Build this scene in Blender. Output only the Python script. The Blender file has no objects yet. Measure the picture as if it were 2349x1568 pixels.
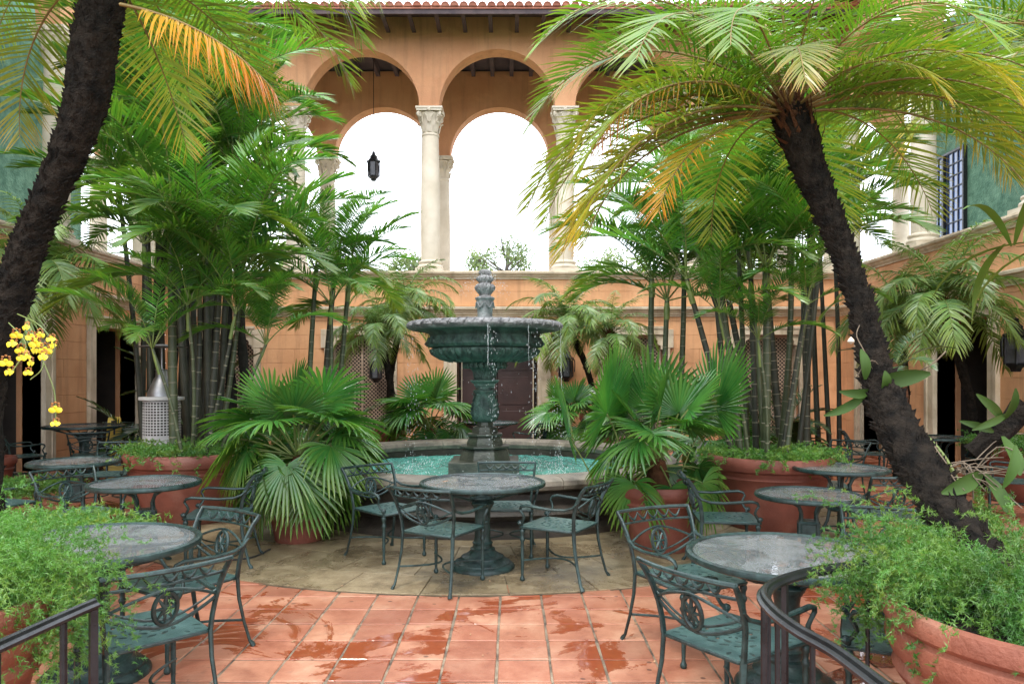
import bpy, bmesh, math, random
import numpy as np
from mathutils import Vector, Matrix
R = math.radians
PI = math.pi
rnd = random.Random(7)
nr = np.random.RandomState(11)
sc = bpy.context.scene
COL = sc.collection

# ---------------------------------------------------------------- camera, sky, sun, exposure
CH = 1.64
cd = bpy.data.cameras.new('camera'); cam = bpy.data.objects.new('camera', cd); COL.objects.link(cam)
cam.location = (0, 0, CH); cam.rotation_euler = (R(90), 0, 0)
cd.sensor_width = 36; cd.lens = 26.01; cd.shift_y = 0.03235; cd.clip_start = .05; cd.clip_end = 2000
sc.camera = cam
SUN_EL, SUN_AZ = 62, 200
w = bpy.data.worlds.new('World'); sc.world = w; w.use_nodes = True
nt = w.node_tree; nt.nodes.clear()
def N(t, kind, **kw):
    n = t.nodes.new(kind)
    for k, v in kw.items():
        if k in n.inputs.keys() if hasattr(n.inputs, 'keys') else False:
            n.inputs[k].default_value = v
        else:
            setattr(n, k, v)
    return n
sky = nt.nodes.new('ShaderNodeTexSky'); sky.sky_type = 'NISHITA'; sky.sun_disc = False
sky.sun_elevation = R(SUN_EL); sky.sun_rotation = R(SUN_AZ)
tc = nt.nodes.new('ShaderNodeTexCoord')
nz = nt.nodes.new('ShaderNodeTexNoise'); nz.inputs['Scale'].default_value = 2.2; nz.inputs['Detail'].default_value = 6
nt.links.new(tc.outputs['Generated'], nz.inputs['Vector'])
cr = nt.nodes.new('ShaderNodeValToRGB'); cr.color_ramp.elements[0].position = .36; cr.color_ramp.elements[1].position = .50
cr.color_ramp.elements[0].color = (.62,.62,.62,1); cr.color_ramp.elements[1].color = (1,1,1,1)
nt.links.new(nz.outputs['Fac'], cr.inputs['Fac'])
mx = nt.nodes.new('ShaderNodeMix'); mx.data_type = 'RGBA'
nt.links.new(cr.outputs['Color'], mx.inputs['Factor'])
nt.links.new(sky.outputs['Color'], mx.inputs['A'])
mx.inputs['B'].default_value = (19.0, 20.0, 21.8, 1)
bg = nt.nodes.new('ShaderNodeBackground'); bg.inputs['Strength'].default_value = .15
nt.links.new(mx.outputs['Result'], bg.inputs['Color'])
wo = nt.nodes.new('ShaderNodeOutputWorld'); nt.links.new(bg.outputs[0], wo.inputs[0])
sd = bpy.data.lights.new('sun', 'SUN'); sd.energy = 1.9; sd.angle = R(10); sd.color = (1, .95, .87)
so = bpy.data.objects.new('sun', sd); COL.objects.link(so)
# light travels from the sun's side: a little behind the camera and high
so.rotation_euler = (R(90-SUN_EL), 0, R(-20))
sc.view_settings.view_transform = 'Standard'; sc.view_settings.look = 'None'
sc.view_settings.gamma = 1; sc.view_settings.exposure = .30
sc.view_settings.use_curve_mapping = False
FPX = 1697.0
def at(px, py, d):            # measured photo position (2349 px wide) at distance d -> world point
    return Vector(((px-1174.5)/FPX*d, d, CH-(py-860)/FPX*d))

# ---------------------------------------------------------------- materials
def newmat(name):
    m = bpy.data.materials.new(name); m.use_nodes = True
    t = m.node_tree; t.nodes.clear()
    o = t.nodes.new('ShaderNodeOutputMaterial'); b = t.nodes.new('ShaderNodeBsdfPrincipled')
    t.links.new(b.outputs[0], o.inputs[0]); return m, t, b, o
def geo_pos(t): return t.nodes.new('ShaderNodeNewGeometry').outputs['Position']
def noise(t, vec, scale, detail=4, rough=.55, dist=0):
    n = t.nodes.new('ShaderNodeTexNoise'); n.inputs['Scale'].default_value = scale; n.inputs['Detail'].default_value = detail
    n.inputs['Roughness'].default_value = rough; n.inputs['Distortion'].default_value = dist
    if vec is not None: t.links.new(vec, n.inputs['Vector'])
    return n.outputs['Fac']
def ramp(t, fac, stops):
    r = t.nodes.new('ShaderNodeValToRGB'); e = r.color_ramp.elements
    while len(e) < len(stops): e.new(.5)
    for i, (p, c) in enumerate(stops):
        e[i].position = p; e[i].color = (*c, 1) if len(c) == 3 else c
    t.links.new(fac, r.inputs['Fac']); return r.outputs['Color']
def mixc(t, fac, a, b, mode='MIX'):
    m = t.nodes.new('ShaderNodeMix'); m.data_type = 'RGBA'; m.blend_type = mode
    for s, v in (('Factor', fac), ('A', a), ('B', b)):
        if isinstance(v, (int, float)): m.inputs[s].default_value = v
        elif isinstance(v, tuple): m.inputs[s].default_value = (*v, 1)
        else: t.links.new(v, m.inputs[s])
    return m.outputs['Result']
def mathn(t, op, a, b=None):
    m = t.nodes.new('ShaderNodeMath'); m.operation = op
    for i, v in enumerate((a, b)):
        if v is None: continue
        if isinstance(v, (int, float)): m.inputs[i].default_value = v
        else: t.links.new(v, m.inputs[i])
    return m.outputs[0]
def bump(t, b, h, strength, dist=.01):
    n = t.nodes.new('ShaderNodeBump'); n.inputs['Strength'].default_value = strength; n.inputs['Distance'].default_value = dist
    t.links.new(h, n.inputs['Height']); t.links.new(n.outputs[0], b.inputs['Normal'])
def objrand(t): return t.nodes.new('ShaderNodeObjectInfo').outputs['Random']

def simple(name, c1, c2, scale=6, rough=.6, bs=.3, bscale=60, metal=0, spec=.5, bdist=.01, rnd_amt=0, dirt=None, tex='pos', streak=0):
    m, t, b, o = newmat(name)
    p = geo_pos(t) if tex == 'pos' else t.nodes.new('ShaderNodeTexCoord').outputs['Object']
    f = noise(t, p, scale, 6, .6)
    c = ramp(t, f, [(.35, c1), (.65, c2)])
    if dirt:
        g = noise(t, p, scale*.35, 8, .7, .6)
        df = ramp(t, g, [(.52, (0,0,0)), (.68, (1,1,1))])
        c = mixc(t, mathn(t, 'MULTIPLY', df, dirt[1]), c, dirt[0])
    if streak:
        mp = t.nodes.new('ShaderNodeMapping'); mp.inputs['Scale'].default_value = (5,5,.45); t.links.new(p, mp.inputs[0])
        g2 = noise(t, mp.outputs[0], 1.0, 6, .65)
        c = mixc(t, mathn(t, 'MULTIPLY', ramp(t, g2, [(.50, (0,0,0)), (.72, (1,1,1))]), streak), c, tuple(v*.42 for v in c1))
        g3 = noise(t, p, .8, 4, .6, .4); c = mixc(t, mathn(t, 'MULTIPLY', ramp(t, g3, [(.55, (0,0,0)), (.60, (1,1,1))]), .22), c, tuple(min(1,v*1.12+.03) for v in c2))
    if rnd_amt:
        v = ramp(t, objrand(t), [(0, (1-rnd_amt,)*3), (1, (1+rnd_amt*.3, 1+rnd_amt*.25, 1+rnd_amt*.2))])
        c = mixc(t, 1.0, c, v, 'MULTIPLY')
    t.links.new(c, b.inputs['Base Color'])
    b.inputs['Roughness'].default_value = rough; b.inputs['Metallic'].default_value = metal
    b.inputs['Specular IOR Level'].default_value = spec
    if bs: bump(t, b, noise(t, p, bscale, 5, .6), bs, bdist)
    return m

M = {}
M['orange'] = simple('orange_stucco', (.61,.305,.142), (.73,.395,.20), 1.2, .85, .5, 38, dirt=((.34,.17,.09), .35), rnd_amt=.07, streak=.45)
M['orange_plain'] = simple('orange_plaster', (.61,.285,.138), (.69,.36,.185), .9, .88, .6, 30, dirt=((.36,.18,.10), .35), streak=.4)
M['soffit'] = simple('dark_ceiling_wood', (.05,.035,.04), (.09,.06,.06), 3, .8, .3, 30)
M['stone'] = simple('cast_stone_trim', (.50,.40,.27), (.66,.56,.42), 2.5, .8, .5, 50, dirt=((.22,.17,.12), .6), streak=.5)
M['column'] = simple('column_stone', (.58,.50,.38), (.70,.62,.50), 2, .75, .35, 45, dirt=((.40,.33,.25), .4))
M['green'] = simple('green_stucco', (.055,.155,.10), (.15,.30,.205), 5, .85, 1.0, 22, bdist=.03)
M['lattice'] = simple('lattice_paint', (.33,.24,.17), (.44,.33,.24), 4, .7, .2, 60)
M['dark'] = simple('dark_interior', (.024,.019,.017), (.042,.032,.026), 3, .8, 0)  # near-black colour stands in for unlit depth behind openings
M['door'] = simple('dark_door', (.028,.012,.010), (.050,.022,.018), 2, .5, .1, 20)
M['iron'] = simple('wrought_iron', (.018,.02,.022), (.04,.042,.046), 20, .32, .3, 90, metal=.6)
M['rail'] = simple('black_rail_paint', (.012,.013,.015), (.025,.027,.03), 12, .22, .15, 80, metal=.3)
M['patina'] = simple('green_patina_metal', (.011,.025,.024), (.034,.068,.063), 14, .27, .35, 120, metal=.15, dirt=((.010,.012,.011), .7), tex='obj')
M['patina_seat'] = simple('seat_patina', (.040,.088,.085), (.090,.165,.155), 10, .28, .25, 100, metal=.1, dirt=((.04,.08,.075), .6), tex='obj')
M['fountain'] = simple('weathered_bronze_stone', (.028,.052,.045), (.085,.165,.13), 7, .55, .9, 45, bdist=.02, dirt=((.020,.022,.020), .8))
M['fountain_top'] = simple('grey_lead_stone', (.11,.11,.11), (.30,.295,.295), 9, .6, .9, 45, bdist=.02, dirt=((.05,.05,.055), .8))
M['fountain_dark'] = simple('wet_dark_stone', (.022,.028,.022), (.07,.075,.055), 5, .3, .9, 35, bdist=.015, dirt=((.02,.045,.02), .7))
M['rim_stone'] = simple('basin_rim_stone', (.15,.125,.10), (.30,.26,.20), 6, .45, .9, 60, bdist=.01, dirt=((.07,.06,.04), .9), rnd_amt=.12)
M['basin'] = simple('basin_dark_stone', (.022,.017,.012), (.055,.043,.032), 5, .5, .9, 40, dirt=((.03,.035,.02), .8))
M['terracotta'] = simple('terracotta', (.20,.062,.036), (.31,.105,.060), 4, .7, .7, 50, dirt=((.36,.25,.19), .45), tex='obj')
M['terracotta_dark'] = simple('aged_shaded_terracotta', (.15,.042,.026), (.22,.065,.040), 4, .6, .5, 60, dirt=((.26,.16,.12), .4), tex='obj')  # shade on the pots put into this darker terracotta; pale blotches are efflorescence
M['soil'] = simple('potting_soil', (.015,.010,.007), (.04,.028,.02), 20, .95, 1, 60, bdist=.03)
M['roof'] = simple('clay_roof_tile', (.40,.13,.08), (.56,.22,.14), 5, .7, .4, 30, rnd_amt=.25)
M['steel'] = simple('brushed_steel', (.22,.22,.23), (.34,.34,.35), 8, .42, .1, 60, metal=.95)
M['white_metal'] = simple('grey_enamel', (.42,.41,.40), (.52,.51,.50), 8, .4, .1, 60)
M['yellow'] = simple('yellow_plastic', (.75,.48,.02), (.82,.55,.03), 8, .4, .05, 60)
M['black_print'] = simple('black_print', (.02,.02,.02), (.03,.03,.03), 8, .5, 0)
M['cable'] = simple('thin_cable', (.10,.10,.10), (.16,.16,.16), 8, .6, 0)
M['root'] = simple('orchid_root', (.10,.07,.045), (.20,.15,.10), 15, .7, .3, 80)
M['orchid_yellow'] = simple('yellow_petal', (.72,.52,.015), (.82,.64,.03), 8, .5, 0)
M['orchid_brown'] = simple('brown_petal', (.30,.10,.02), (.40,.16,.03), 8, .5, 0)
M['dry'] = simple('dry_leaf', (.30,.15,.07), (.48,.30,.17), 8, .8, 0)

# glossy pane of the upper window, its blue colour paints in reflected sky
m, t, b, o = newmat('window_pane'); M['pane'] = m
b.inputs['Base Color'].default_value = (.06,.13,.34,1); b.inputs['Roughness'].default_value = .04; b.inputs['Specular IOR Level'].default_value = 1.0
# wet table glass
m, t, b, o = newmat('wet_table_glass'); M['glass'] = m
p = t.nodes.new('ShaderNodeTexCoord').outputs['Object']
vo = t.nodes.new('ShaderNodeTexVoronoi'); vo.inputs['Scale'].default_value = 62; t.links.new(p, vo.inputs['Vector'])
drop = ramp(t, vo.outputs['Distance'], [(.10, (1,1,1)), (.42, (0,0,0))])
big = noise(t, p, 2.3, 5, .6, .5)
wet = ramp(t, big, [(.47, (0,0,0)), (.52, (1,1,1))])      # 1 = still film of water, 0 = beaded
b.inputs['Base Color'].default_value = (.12,.115,.115,1)
b.inputs['Specular IOR Level'].default_value = .9
rr = mixc(t, wet, (.20,)*3, (.02,)*3); t.links.new(rr, b.inputs['Roughness'])
hh = mathn(t, 'MULTIPLY', drop, mathn(t, 'SUBTRACT', 1.0, wet)); bump(t, b, hh, .8, .004)
cc = mixc(t, noise(t, p, 60, 3), (.15,.17,.17), (.33,.355,.365)); t.links.new(cc, b.inputs['Base Color'])  # pale base colour paints in sky reflected by the tabletop
al = mathn(t, 'SUBTRACT', .66, mathn(t, 'MULTIPLY', wet, .30)); t.links.new(al, b.inputs['Alpha'])
# pool water
m, t, b, o = newmat('pool_water'); M['water'] = m
p = geo_pos(t)
mp = t.nodes.new('ShaderNodeMapping'); mp.inputs['Scale'].default_value = (1, .8, 1); t.links.new(p, mp.inputs[0])
n1 = noise(t, mp.outputs[0], 5.0, 6, .65, .8); n2 = noise(t, mp.outputs[0], 21, 4, .6, .4)
t.links.new(ramp(t, n1, [(.35, (.05,.27,.21)), (.65, (.15,.52,.43))]), b.inputs['Base Color'])
b.inputs['Roughness'].default_value = .05; b.inputs['Specular IOR Level'].default_value = .8
bump(t, b, mathn(t, 'ADD', n1, mathn(t, 'MULTIPLY', n2, .8)), 1.0, .06)
m, t, b, o = newmat('clear_water'); M['drop'] = m
b.inputs['Base Color'].default_value = (.9,.93,.95,1); b.inputs['Roughness'].default_value = .05; b.inputs['Alpha'].default_value = .62; b.inputs['Specular IOR Level'].default_value = 1
m, t, b, o = newmat('puddle_water'); M['puddle'] = m
b.inputs['Base Color'].default_value = (.16,.045,.022,1); b.inputs['Roughness'].default_value = .015; b.inputs['Specular IOR Level'].default_value = 1.0
p = geo_pos(t); bump(t, b, noise(t, p, 9, 3), .05, .01)

# wet terracotta paving
m, t, b, o = newmat('wet_terracotta_tile'); M['tile'] = m
p = geo_pos(t)
base = ramp(t, noise(t, p, 3.2, 7, .65), [(.3, (.27,.100,.060)), (.5, (.40,.175,.108)), (.72, (.52,.295,.195))])
v = ramp(t, objrand(t), [(0, (.74,.68,.66)), (.3, (.95,.84,.80)), (.6, (1,.97,.95)), (1, (1.08,1.14,1.10))])
base = mixc(t, 1.0, base, v, 'MULTIPLY')
big = noise(t, p, 1.35, 7, .6, .9)
wetm = ramp(t, big, [(.545, (0,0,0)), (.575, (1,1,1))])
damp = ramp(t, noise(t, p, 1.0, 5, .7, .5), [(.45, (0,0,0)), (.7, (1,1,1))])
sp = t.nodes.new('ShaderNodeTexVoronoi'); sp.inputs['Scale'].default_value = 6.5; t.links.new(p, sp.inputs['Vector'])
spf = ramp(t, mathn(t, 'ADD', sp.outputs['Distance'], mathn(t, 'MULTIPLY', noise(t, p, 30, 3), .12)), [(.145, (1,1,1)), (.175, (0,0,0))])
spf = mathn(t, 'MULTIPLY', spf, mathn(t, 'GREATER_THAN', noise(t, p, 2.1, 2), .5))
c = mixc(t, mathn(t, 'MULTIPLY', damp, .6), base, (.27,.085,.05))
blot = ramp(t, noise(t, p, 9, 6, .75, .4), [(.56, (0,0,0)), (.66, (1,1,1))]); c = mixc(t, mathn(t, 'MULTIPLY', blot, .35), c, (.20,.085,.055))
c = mixc(t, mathn(t, 'MULTIPLY', spf, .8), c, (.10,.045,.032))
c = mixc(t, mathn(t, 'MULTIPLY', wetm, .88), c, mixc(t, noise(t, p, 14, 5, .7), (.15,.028,.010), (.31,.070,.024)))
t.links.new(c, b.inputs['Base Color'])
b.inputs['Specular IOR Level'].default_value = .32
ro = mixc(t, wetm, (.42,)*3, (.06,)*3); ro = mixc(t, mathn(t, 'MULTIPLY', damp, .55), ro, (.13,)*3); t.links.new(ro, b.inputs['Roughness'])
hb = mathn(t, 'MULTIPLY', noise(t, p, 45, 5, .6), mathn(t, 'SUBTRACT', 1.0, wetm)); bump(t, b, mathn(t, 'ADD', hb, mathn(t, 'MULTIPLY', noise(t, p, 5, 2), .6)), .35, .008)
M['grout'] = simple('grout', (.06,.042,.03), (.33,.26,.18), 7, .45, .6, 80)
# wet sandy stone
m, t, b, o = newmat('wet_coral_stone'); M['flag'] = m
p = geo_pos(t)
base = ramp(t, noise(t, p, 5.5, 8, .7), [(.3, (.13,.095,.055)), (.5, (.26,.20,.12)), (.72, (.38,.315,.21))])
v = ramp(t, objrand(t), [(0, (.78,.78,.74)), (1, (1.08,1.05,1.0))]); base = mixc(t, 1.0, base, v, 'MULTIPLY')
dk = ramp(t, noise(t, p, 1.2, 8, .65, .6), [(.47, (0,0,0)), (.62, (1,1,1))])
c = mixc(t, mathn(t, 'MULTIPLY', dk, .6), base, (.085,.060,.035))
pit = ramp(t, noise(t, p, 60, 4, .7), [(.36, (1,1,1)), (.44, (0,0,0))]); c = mixc(t, mathn(t, 'MULTIPLY', pit, .6), c, (.05,.035,.02))
t.links.new(c, b.inputs['Base Color']); t.links.new(mixc(t, dk, (.42,)*3, (.12,)*3), b.inputs['Roughness'])
bump(t, b, noise(t, p, 55, 6, .7), .6, .008)

# leaves: 'tint' = natural yellowing of the blade (0 green .. 1 orange / brown)
def leafmat(name, g1, g2, y, rough=.36, trans=.32, br=(.65, 1.2)):
    m, t, b, o = newmat(name)
    a = t.nodes.new('ShaderNodeAttribute'); a.attribute_name = 'tint'
    p = geo_pos(t)
    g = ramp(t, noise(t, p, 2.5, 3), [(.35, g1), (.65, g2)])
    y1, y2, y3 = y
    c = ramp(t, a.outputs['Fac'], [(0, (0,0,0)), (.35, (1,1,1))])
    c2 = ramp(t, a.outputs['Fac'], [(.35, (0,0,0)), (.65, (1,1,1))])
    c3 = ramp(t, a.outputs['Fac'], [(.68, (0,0,0)), (1, (1,1,1))])
    col = mixc(t, c, g, y1); col = mixc(t, c2, col, y2); col = mixc(t, c3, col, y3)
    v = ramp(t, objrand(t), [(0, (br[0],)*3), (1, (br[1],)*3)]); col = mixc(t, 1.0, col, v, 'MULTIPLY')
    t.links.new(col, b.inputs['Base Color']); b.inputs['Roughness'].default_value = rough
    b.inputs['Specular IOR Level'].default_value = .85
    tr = t.nodes.new('ShaderNodeBsdfTranslucent')
    tcol = mixc(t, 1.0, col, (1.5,1.45,.7), 'MULTIPLY'); t.links.new(tcol, tr.inputs['Color'])
    ms = t.nodes.new('ShaderNodeMixShader'); ms.inputs[0].default_value = trans
    t.links.new(b.outputs[0], ms.inputs[1]); t.links.new(tr.outputs[0], ms.inputs[2]); t.links.new(ms.outputs[0], o.inputs[0])
    return m
YL = ((.30,.34,.035), (.62,.36,.035), (.50,.16,.015))
M['date'] = leafmat('date_palm_leaf', (.062,.205,.018), (.140,.340,.032), YL)
M['date_far'] = leafmat('small_date_palm_leaf', (.070,.190,.060), (.15,.30,.09), YL, .42)
M['areca'] = leafmat('areca_leaf', (.025,.135,.025), (.095,.300,.040), YL, .33, .38, (.6,1.35))
M['fan'] = leafmat('fan_palm_leaf', (.014,.105,.024), (.055,.225,.042), YL, .22, .28, (.6,1.35))
M['cycad'] = leafmat('cycad_leaf', (.012,.055,.018), (.030,.105,.030), YL, .3, .2)
M['fern'] = leafmat('asparagus_fern_leaf', (.055,.185,.030), (.120,.310,.050), YL, .45, .35, (.9, 1.1))
M['broad'] = leafmat('broad_leaf', (.015,.065,.018), (.04,.13,.03), ((.45,.28,.10), (.45,.20,.12), (.28,.05,.04)), .3, .2)
M['orchid'] = leafmat('orchid_leaf', (.014,.048,.010), (.035,.095,.020), YL, .55, .12)
M['orchid'].node_tree.nodes['Principled BSDF'].inputs['Specular IOR Level'].default_value = .25
M['tree'] = leafmat('tree_leaf', (.14,.22,.13), (.24,.33,.20), YL, .6, .5)
M['trunk'] = simple('fibrous_palm_trunk', (.007,.006,.005), (.034,.025,.018), 12, .95, 1, 50, bdist=.05, tex='obj', spec=.2)
M['fibre'] = simple('brown_palm_fibre', (.055,.022,.010), (.13,.055,.025), 14, .95, 1, 70, bdist=.03, tex='obj', spec=.2)
M['cane'] = simple('green_palm_cane', (.038,.052,.022), (.085,.10,.048), 5, .5, .2, 30, tex='obj', dirt=((.035,.030,.022), .6))
M['cane_dark'] = simple('dark_palm_cane', (.018,.022,.014), (.05,.050,.032), 5, .6, .3, 30, tex='obj')
M['cane_ring'] = simple('palm_cane_ring', (.15,.14,.09), (.26,.24,.17), 8, .7, .3, 50, tex='obj')
M['rachis'] = simple('leaf_stalk', (.10,.15,.035), (.20,.24,.06), 5, .5, 0, tex='obj')
M['rachis_brown'] = simple('brown_leaf_stalk', (.16,.10,.03), (.28,.19,.06), 5, .5, 0, tex='obj')
M['bark'] = simple('grey_bark', (.06,.05,.04), (.13,.11,.09), 8, .9, .6, 30)
M['bark_dark'] = simple('dark_bark', (.012,.012,.010), (.035,.032,.026), 8, .95, .8, 30, spec=.2)

# ---------------------------------------------------------------- mesh helpers
def tag(o, label=None, cat=None, group=None, kind=None):
    if label: o['label'] = label
    if cat: o['category'] = cat
    if group: o['group'] = group
    if kind: o['kind'] = kind
    return o
def empty(name, loc=(0,0,0), rz=0, label=None, cat=None, group=None, parent=None):
    o = bpy.data.objects.new(name, None); COL.objects.link(o); o.location = loc; o.rotation_euler = (0,0,rz)
    o.empty_display_size = .1
    if parent: o.parent = parent
    return tag(o, label, cat, group)
def linkobj(name, me, parent=None, loc=(0,0,0), rz=0):
    o = bpy.data.objects.new(name, me); COL.objects.link(o); o.location = loc; o.rotation_euler = (0,0,rz)
    if parent: o.parent = parent
    return o
def copy_tree(o, parent=None):
    c = o.copy(); COL.objects.link(c)
    if parent: c.parent = parent
    for ch in list(o.children): copy_tree(ch, c)
    return c

class MB:
    def __init__(s): s.v = []; s.f = []; s.m = []; s.mi = 0
    def add(s, vs, fs):
        k = len(s.v); s.v.extend([tuple(v) for v in vs]); s.f.extend([tuple(i+k for i in f) for f in fs]); s.m.extend([s.mi]*len(fs)); return s
    def box(s, x0, x1, y0, y1, z0, z1, bev=0):
        if bev:
            b = bev
            vs = []
            for z, e in ((z0, b), (z0+b, 0), (z1-b, 0), (z1, b)):
                vs += [(x0+e,y0+e,z),(x1-e,y0+e,z),(x1-e,y1-e,z),(x0+e,y1-e,z)]
            fs = [(3,2,1,0), (12,13,14,15)]
            for r in range(3):
                for i in range(4): a = r*4+i; c = r*4+(i+1)%4; fs.append((a, c, c+4, a+4))
            return s.add(vs, fs)
        vs = [(x0,y0,z0),(x1,y0,z0),(x1,y1,z0),(x0,y1,z0),(x0,y0,z1),(x1,y0,z1),(x1,y1,z1),(x0,y1,z1)]
        return s.add(vs, [(3,2,1,0),(4,5,6,7),(0,1,5,4),(1,2,6,5),(2,3,7,6),(3,0,4,7)])
    def tube(s, pts, rad, n=8, closed=False, flat=1.0, up=(0,0,1), ridge=None):
        P = [Vector(p) for p in pts]; m = len(P)
        if isinstance(rad, (int, float)): rad = [rad]*m
        vs = []; fs = []
        prev = None
        for i in range(m):
            if closed: T = (P[(i+1) % m]-P[i-1])
            else: T = P[min(i+1, m-1)]-P[max(i-1, 0)]
            T = T.normalized() if T.length > 1e-9 else Vector((0,0,1))
            if prev is None:
                a = Vector(up) if abs(T.dot(Vector(up))) < .95 else Vector((1,0,0))
                A = (a - T*a.dot(T)).normalized()
            else: 
                A = (prev - T*prev.dot(T)); A = A.normalized() if A.length > 1e-6 else T.orthogonal().normalized()
            prev = A; B = T.cross(A)
            for j in range(n):
                q = 2*PI*j/n; rr = rad[i]
                if ridge: rr *= 1+ridge(i, j)
                vs.append(P[i]+A*(math.cos(q)*rr*flat)+B*(math.sin(q)*rr))
        L = m if closed else m-1
        for i in range(L):
            i2 = (i+1) % m
            for j in range(n):
                fs.append((i*n+j, i*n+(j+1)%n, i2*n+(j+1)%n, i2*n+j))
        if not closed:
            fs.append(tuple(range(n-1, -1, -1))); fs.append(tuple((m-1)*n+j for j in range(n)))
        return s.add(vs, fs)
    def lathe(s, prof, n=24, c=(0,0,0), mod=None, cap=True):
        vs = []; fs = []; m = len(prof)
        for i, pr in enumerate(prof):
            r, z = pr[0], pr[1]
            for j in range(n):
                a = 2*PI*j/n; rr = r
                if len(pr) > 2 and pr[2]: rr = r*(1+pr[2]*mod(a, pr[3] if len(pr) > 3 else 0))
                vs.append((c[0]+rr*math.cos(a), c[1]+rr*math.sin(a), c[2]+z))
        for i in range(m-1):
            for j in range(n): fs.append((i*n+j, i*n+(j+1)%n, (i+1)*n+(j+1)%n, (i+1)*n+j))
        if cap: fs.append(tuple(range(n-1,-1,-1))); fs.append(tuple((m-1)*n+j for j in range(n)))
        return s.add(vs, fs)
    def build(s, name, mats, parent=None, loc=(0,0,0), rz=0, smooth=40):
        me = s.mesh(name, mats, smooth)
        return linkobj(name, me, parent, loc, rz)
    def mesh(s, name, mats, smooth=40):
        me = bpy.data.meshes.new(name); me.from_pydata(s.v, [], s.f)
        if not isinstance(mats, (list, tuple)): mats = [mats]
        for m in mats: me.materials.append(m)
        if any(s.m): me.polygons.foreach_set('material_index', s.m)
        if smooth:
            me.shade_smooth(); me.set_sharp_from_angle(angle=R(smooth))
        me.update(); return me

def npmesh(name, V, Q, mats, tint=None, mi=None, smooth=True):
    """V (n,3) float, Q (m,k) int"""
    me = bpy.data.meshes.new(name); k = Q.shape[1]
    me.vertices.add(len(V)); me.vertices.foreach_set('co', V.astype(np.float32).ravel())
    me.loops.add(Q.size); me.loops.foreach_set('vertex_index', Q.astype(np.int32).ravel())
    me.polygons.add(len(Q)); me.polygons.foreach_set('loop_start', np.arange(0, Q.size, k, dtype=np.int32))
    me.polygons.foreach_set('loop_total', np.full(len(Q), k, dtype=np.int32))
    for m in (mats if isinstance(mats, (list, tuple)) else [mats]): me.materials.append(m)
    if mi is not None: me.polygons.foreach_set('material_index', mi.astype(np.int32))
    me.update(calc_edges=True)
    if tint is not None:
        a = me.attributes.new('tint', 'FLOAT', 'POINT'); a.data.foreach_set('value', tint.astype(np.float32))
    if smooth: me.shade_smooth()
    return me
def nrm(a): return a/np.maximum(np.linalg.norm(a, axis=-1, keepdims=True), 1e-9)

def ribbons(P, D, W, L, wd, g, ts=(0,.3,.65,1), prof=(.5,1,.72,.05), tint=None, tip=0):
    """leaflet ribbons: base P, direction D, width vector W, length L, width wd, droop g"""
    n = len(P); ts = np.array(ts); K = len(ts)
    C = P[:,None,:] + (D[:,None,:]*ts[None,:,None])*L[:,None,None]
    C[:,:,2] -= (g*L)[:,None]*ts[None,:]**2
    hw = wd[:,None,None]*np.array(prof)[None,:,None]*.5
    V = np.stack([C-W[:,None,:]*hw, C+W[:,None,:]*hw], axis=2).reshape(-1, 3)
    base = (np.arange(n)*K*2)[:,None]; k = np.arange(K-1)[None,:]*2
    a = base+k; Q = np.stack([a, a+1, a+3, a+2], axis=-1).reshape(-1, 4)
    T = (np.repeat(tint, K*2) if tint is not None else np.zeros(n*K*2)) + np.tile(np.repeat(ts**2*tip, 2), n)
    return V, Q, np.clip(T, 0, 1)
def nptube(P, r, n=4):
    m = len(P); T = nrm(np.gradient(P, axis=0)); up = np.array([0,1.0,0.0])
    A = nrm(up - T*(T@up)[:,None]); B = np.cross(T, A)
    q = np.arange(n)*2*PI/n
    V = P[:,None,:]+(A[:,None,:]*np.cos(q)[None,:,None]+B[:,None,:]*np.sin(q)[None,:,None])*np.array(r)[:,None,None]
    V = V.reshape(-1,3); i = np.arange(m-1)[:,None]*n; j = np.arange(n)[None,:]
    Q = np.stack([i+j, i+(j+1)%n, i+n+(j+1)%n, i+n+j], axis=-1).reshape(-1,4)
    return V, Q
def merge(parts):
    Vs=[]; Qs=[]; Ts=[]; Ms=[]; k=0
    for V, Q, T, mi in parts:
        Vs.append(V); Qs.append(Q+k); Ts.append(T); Ms.append(np.full(len(Q), mi)); k += len(V)
    return np.concatenate(Vs), np.concatenate(Qs), np.concatenate(Ts), np.concatenate(Ms)

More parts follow.
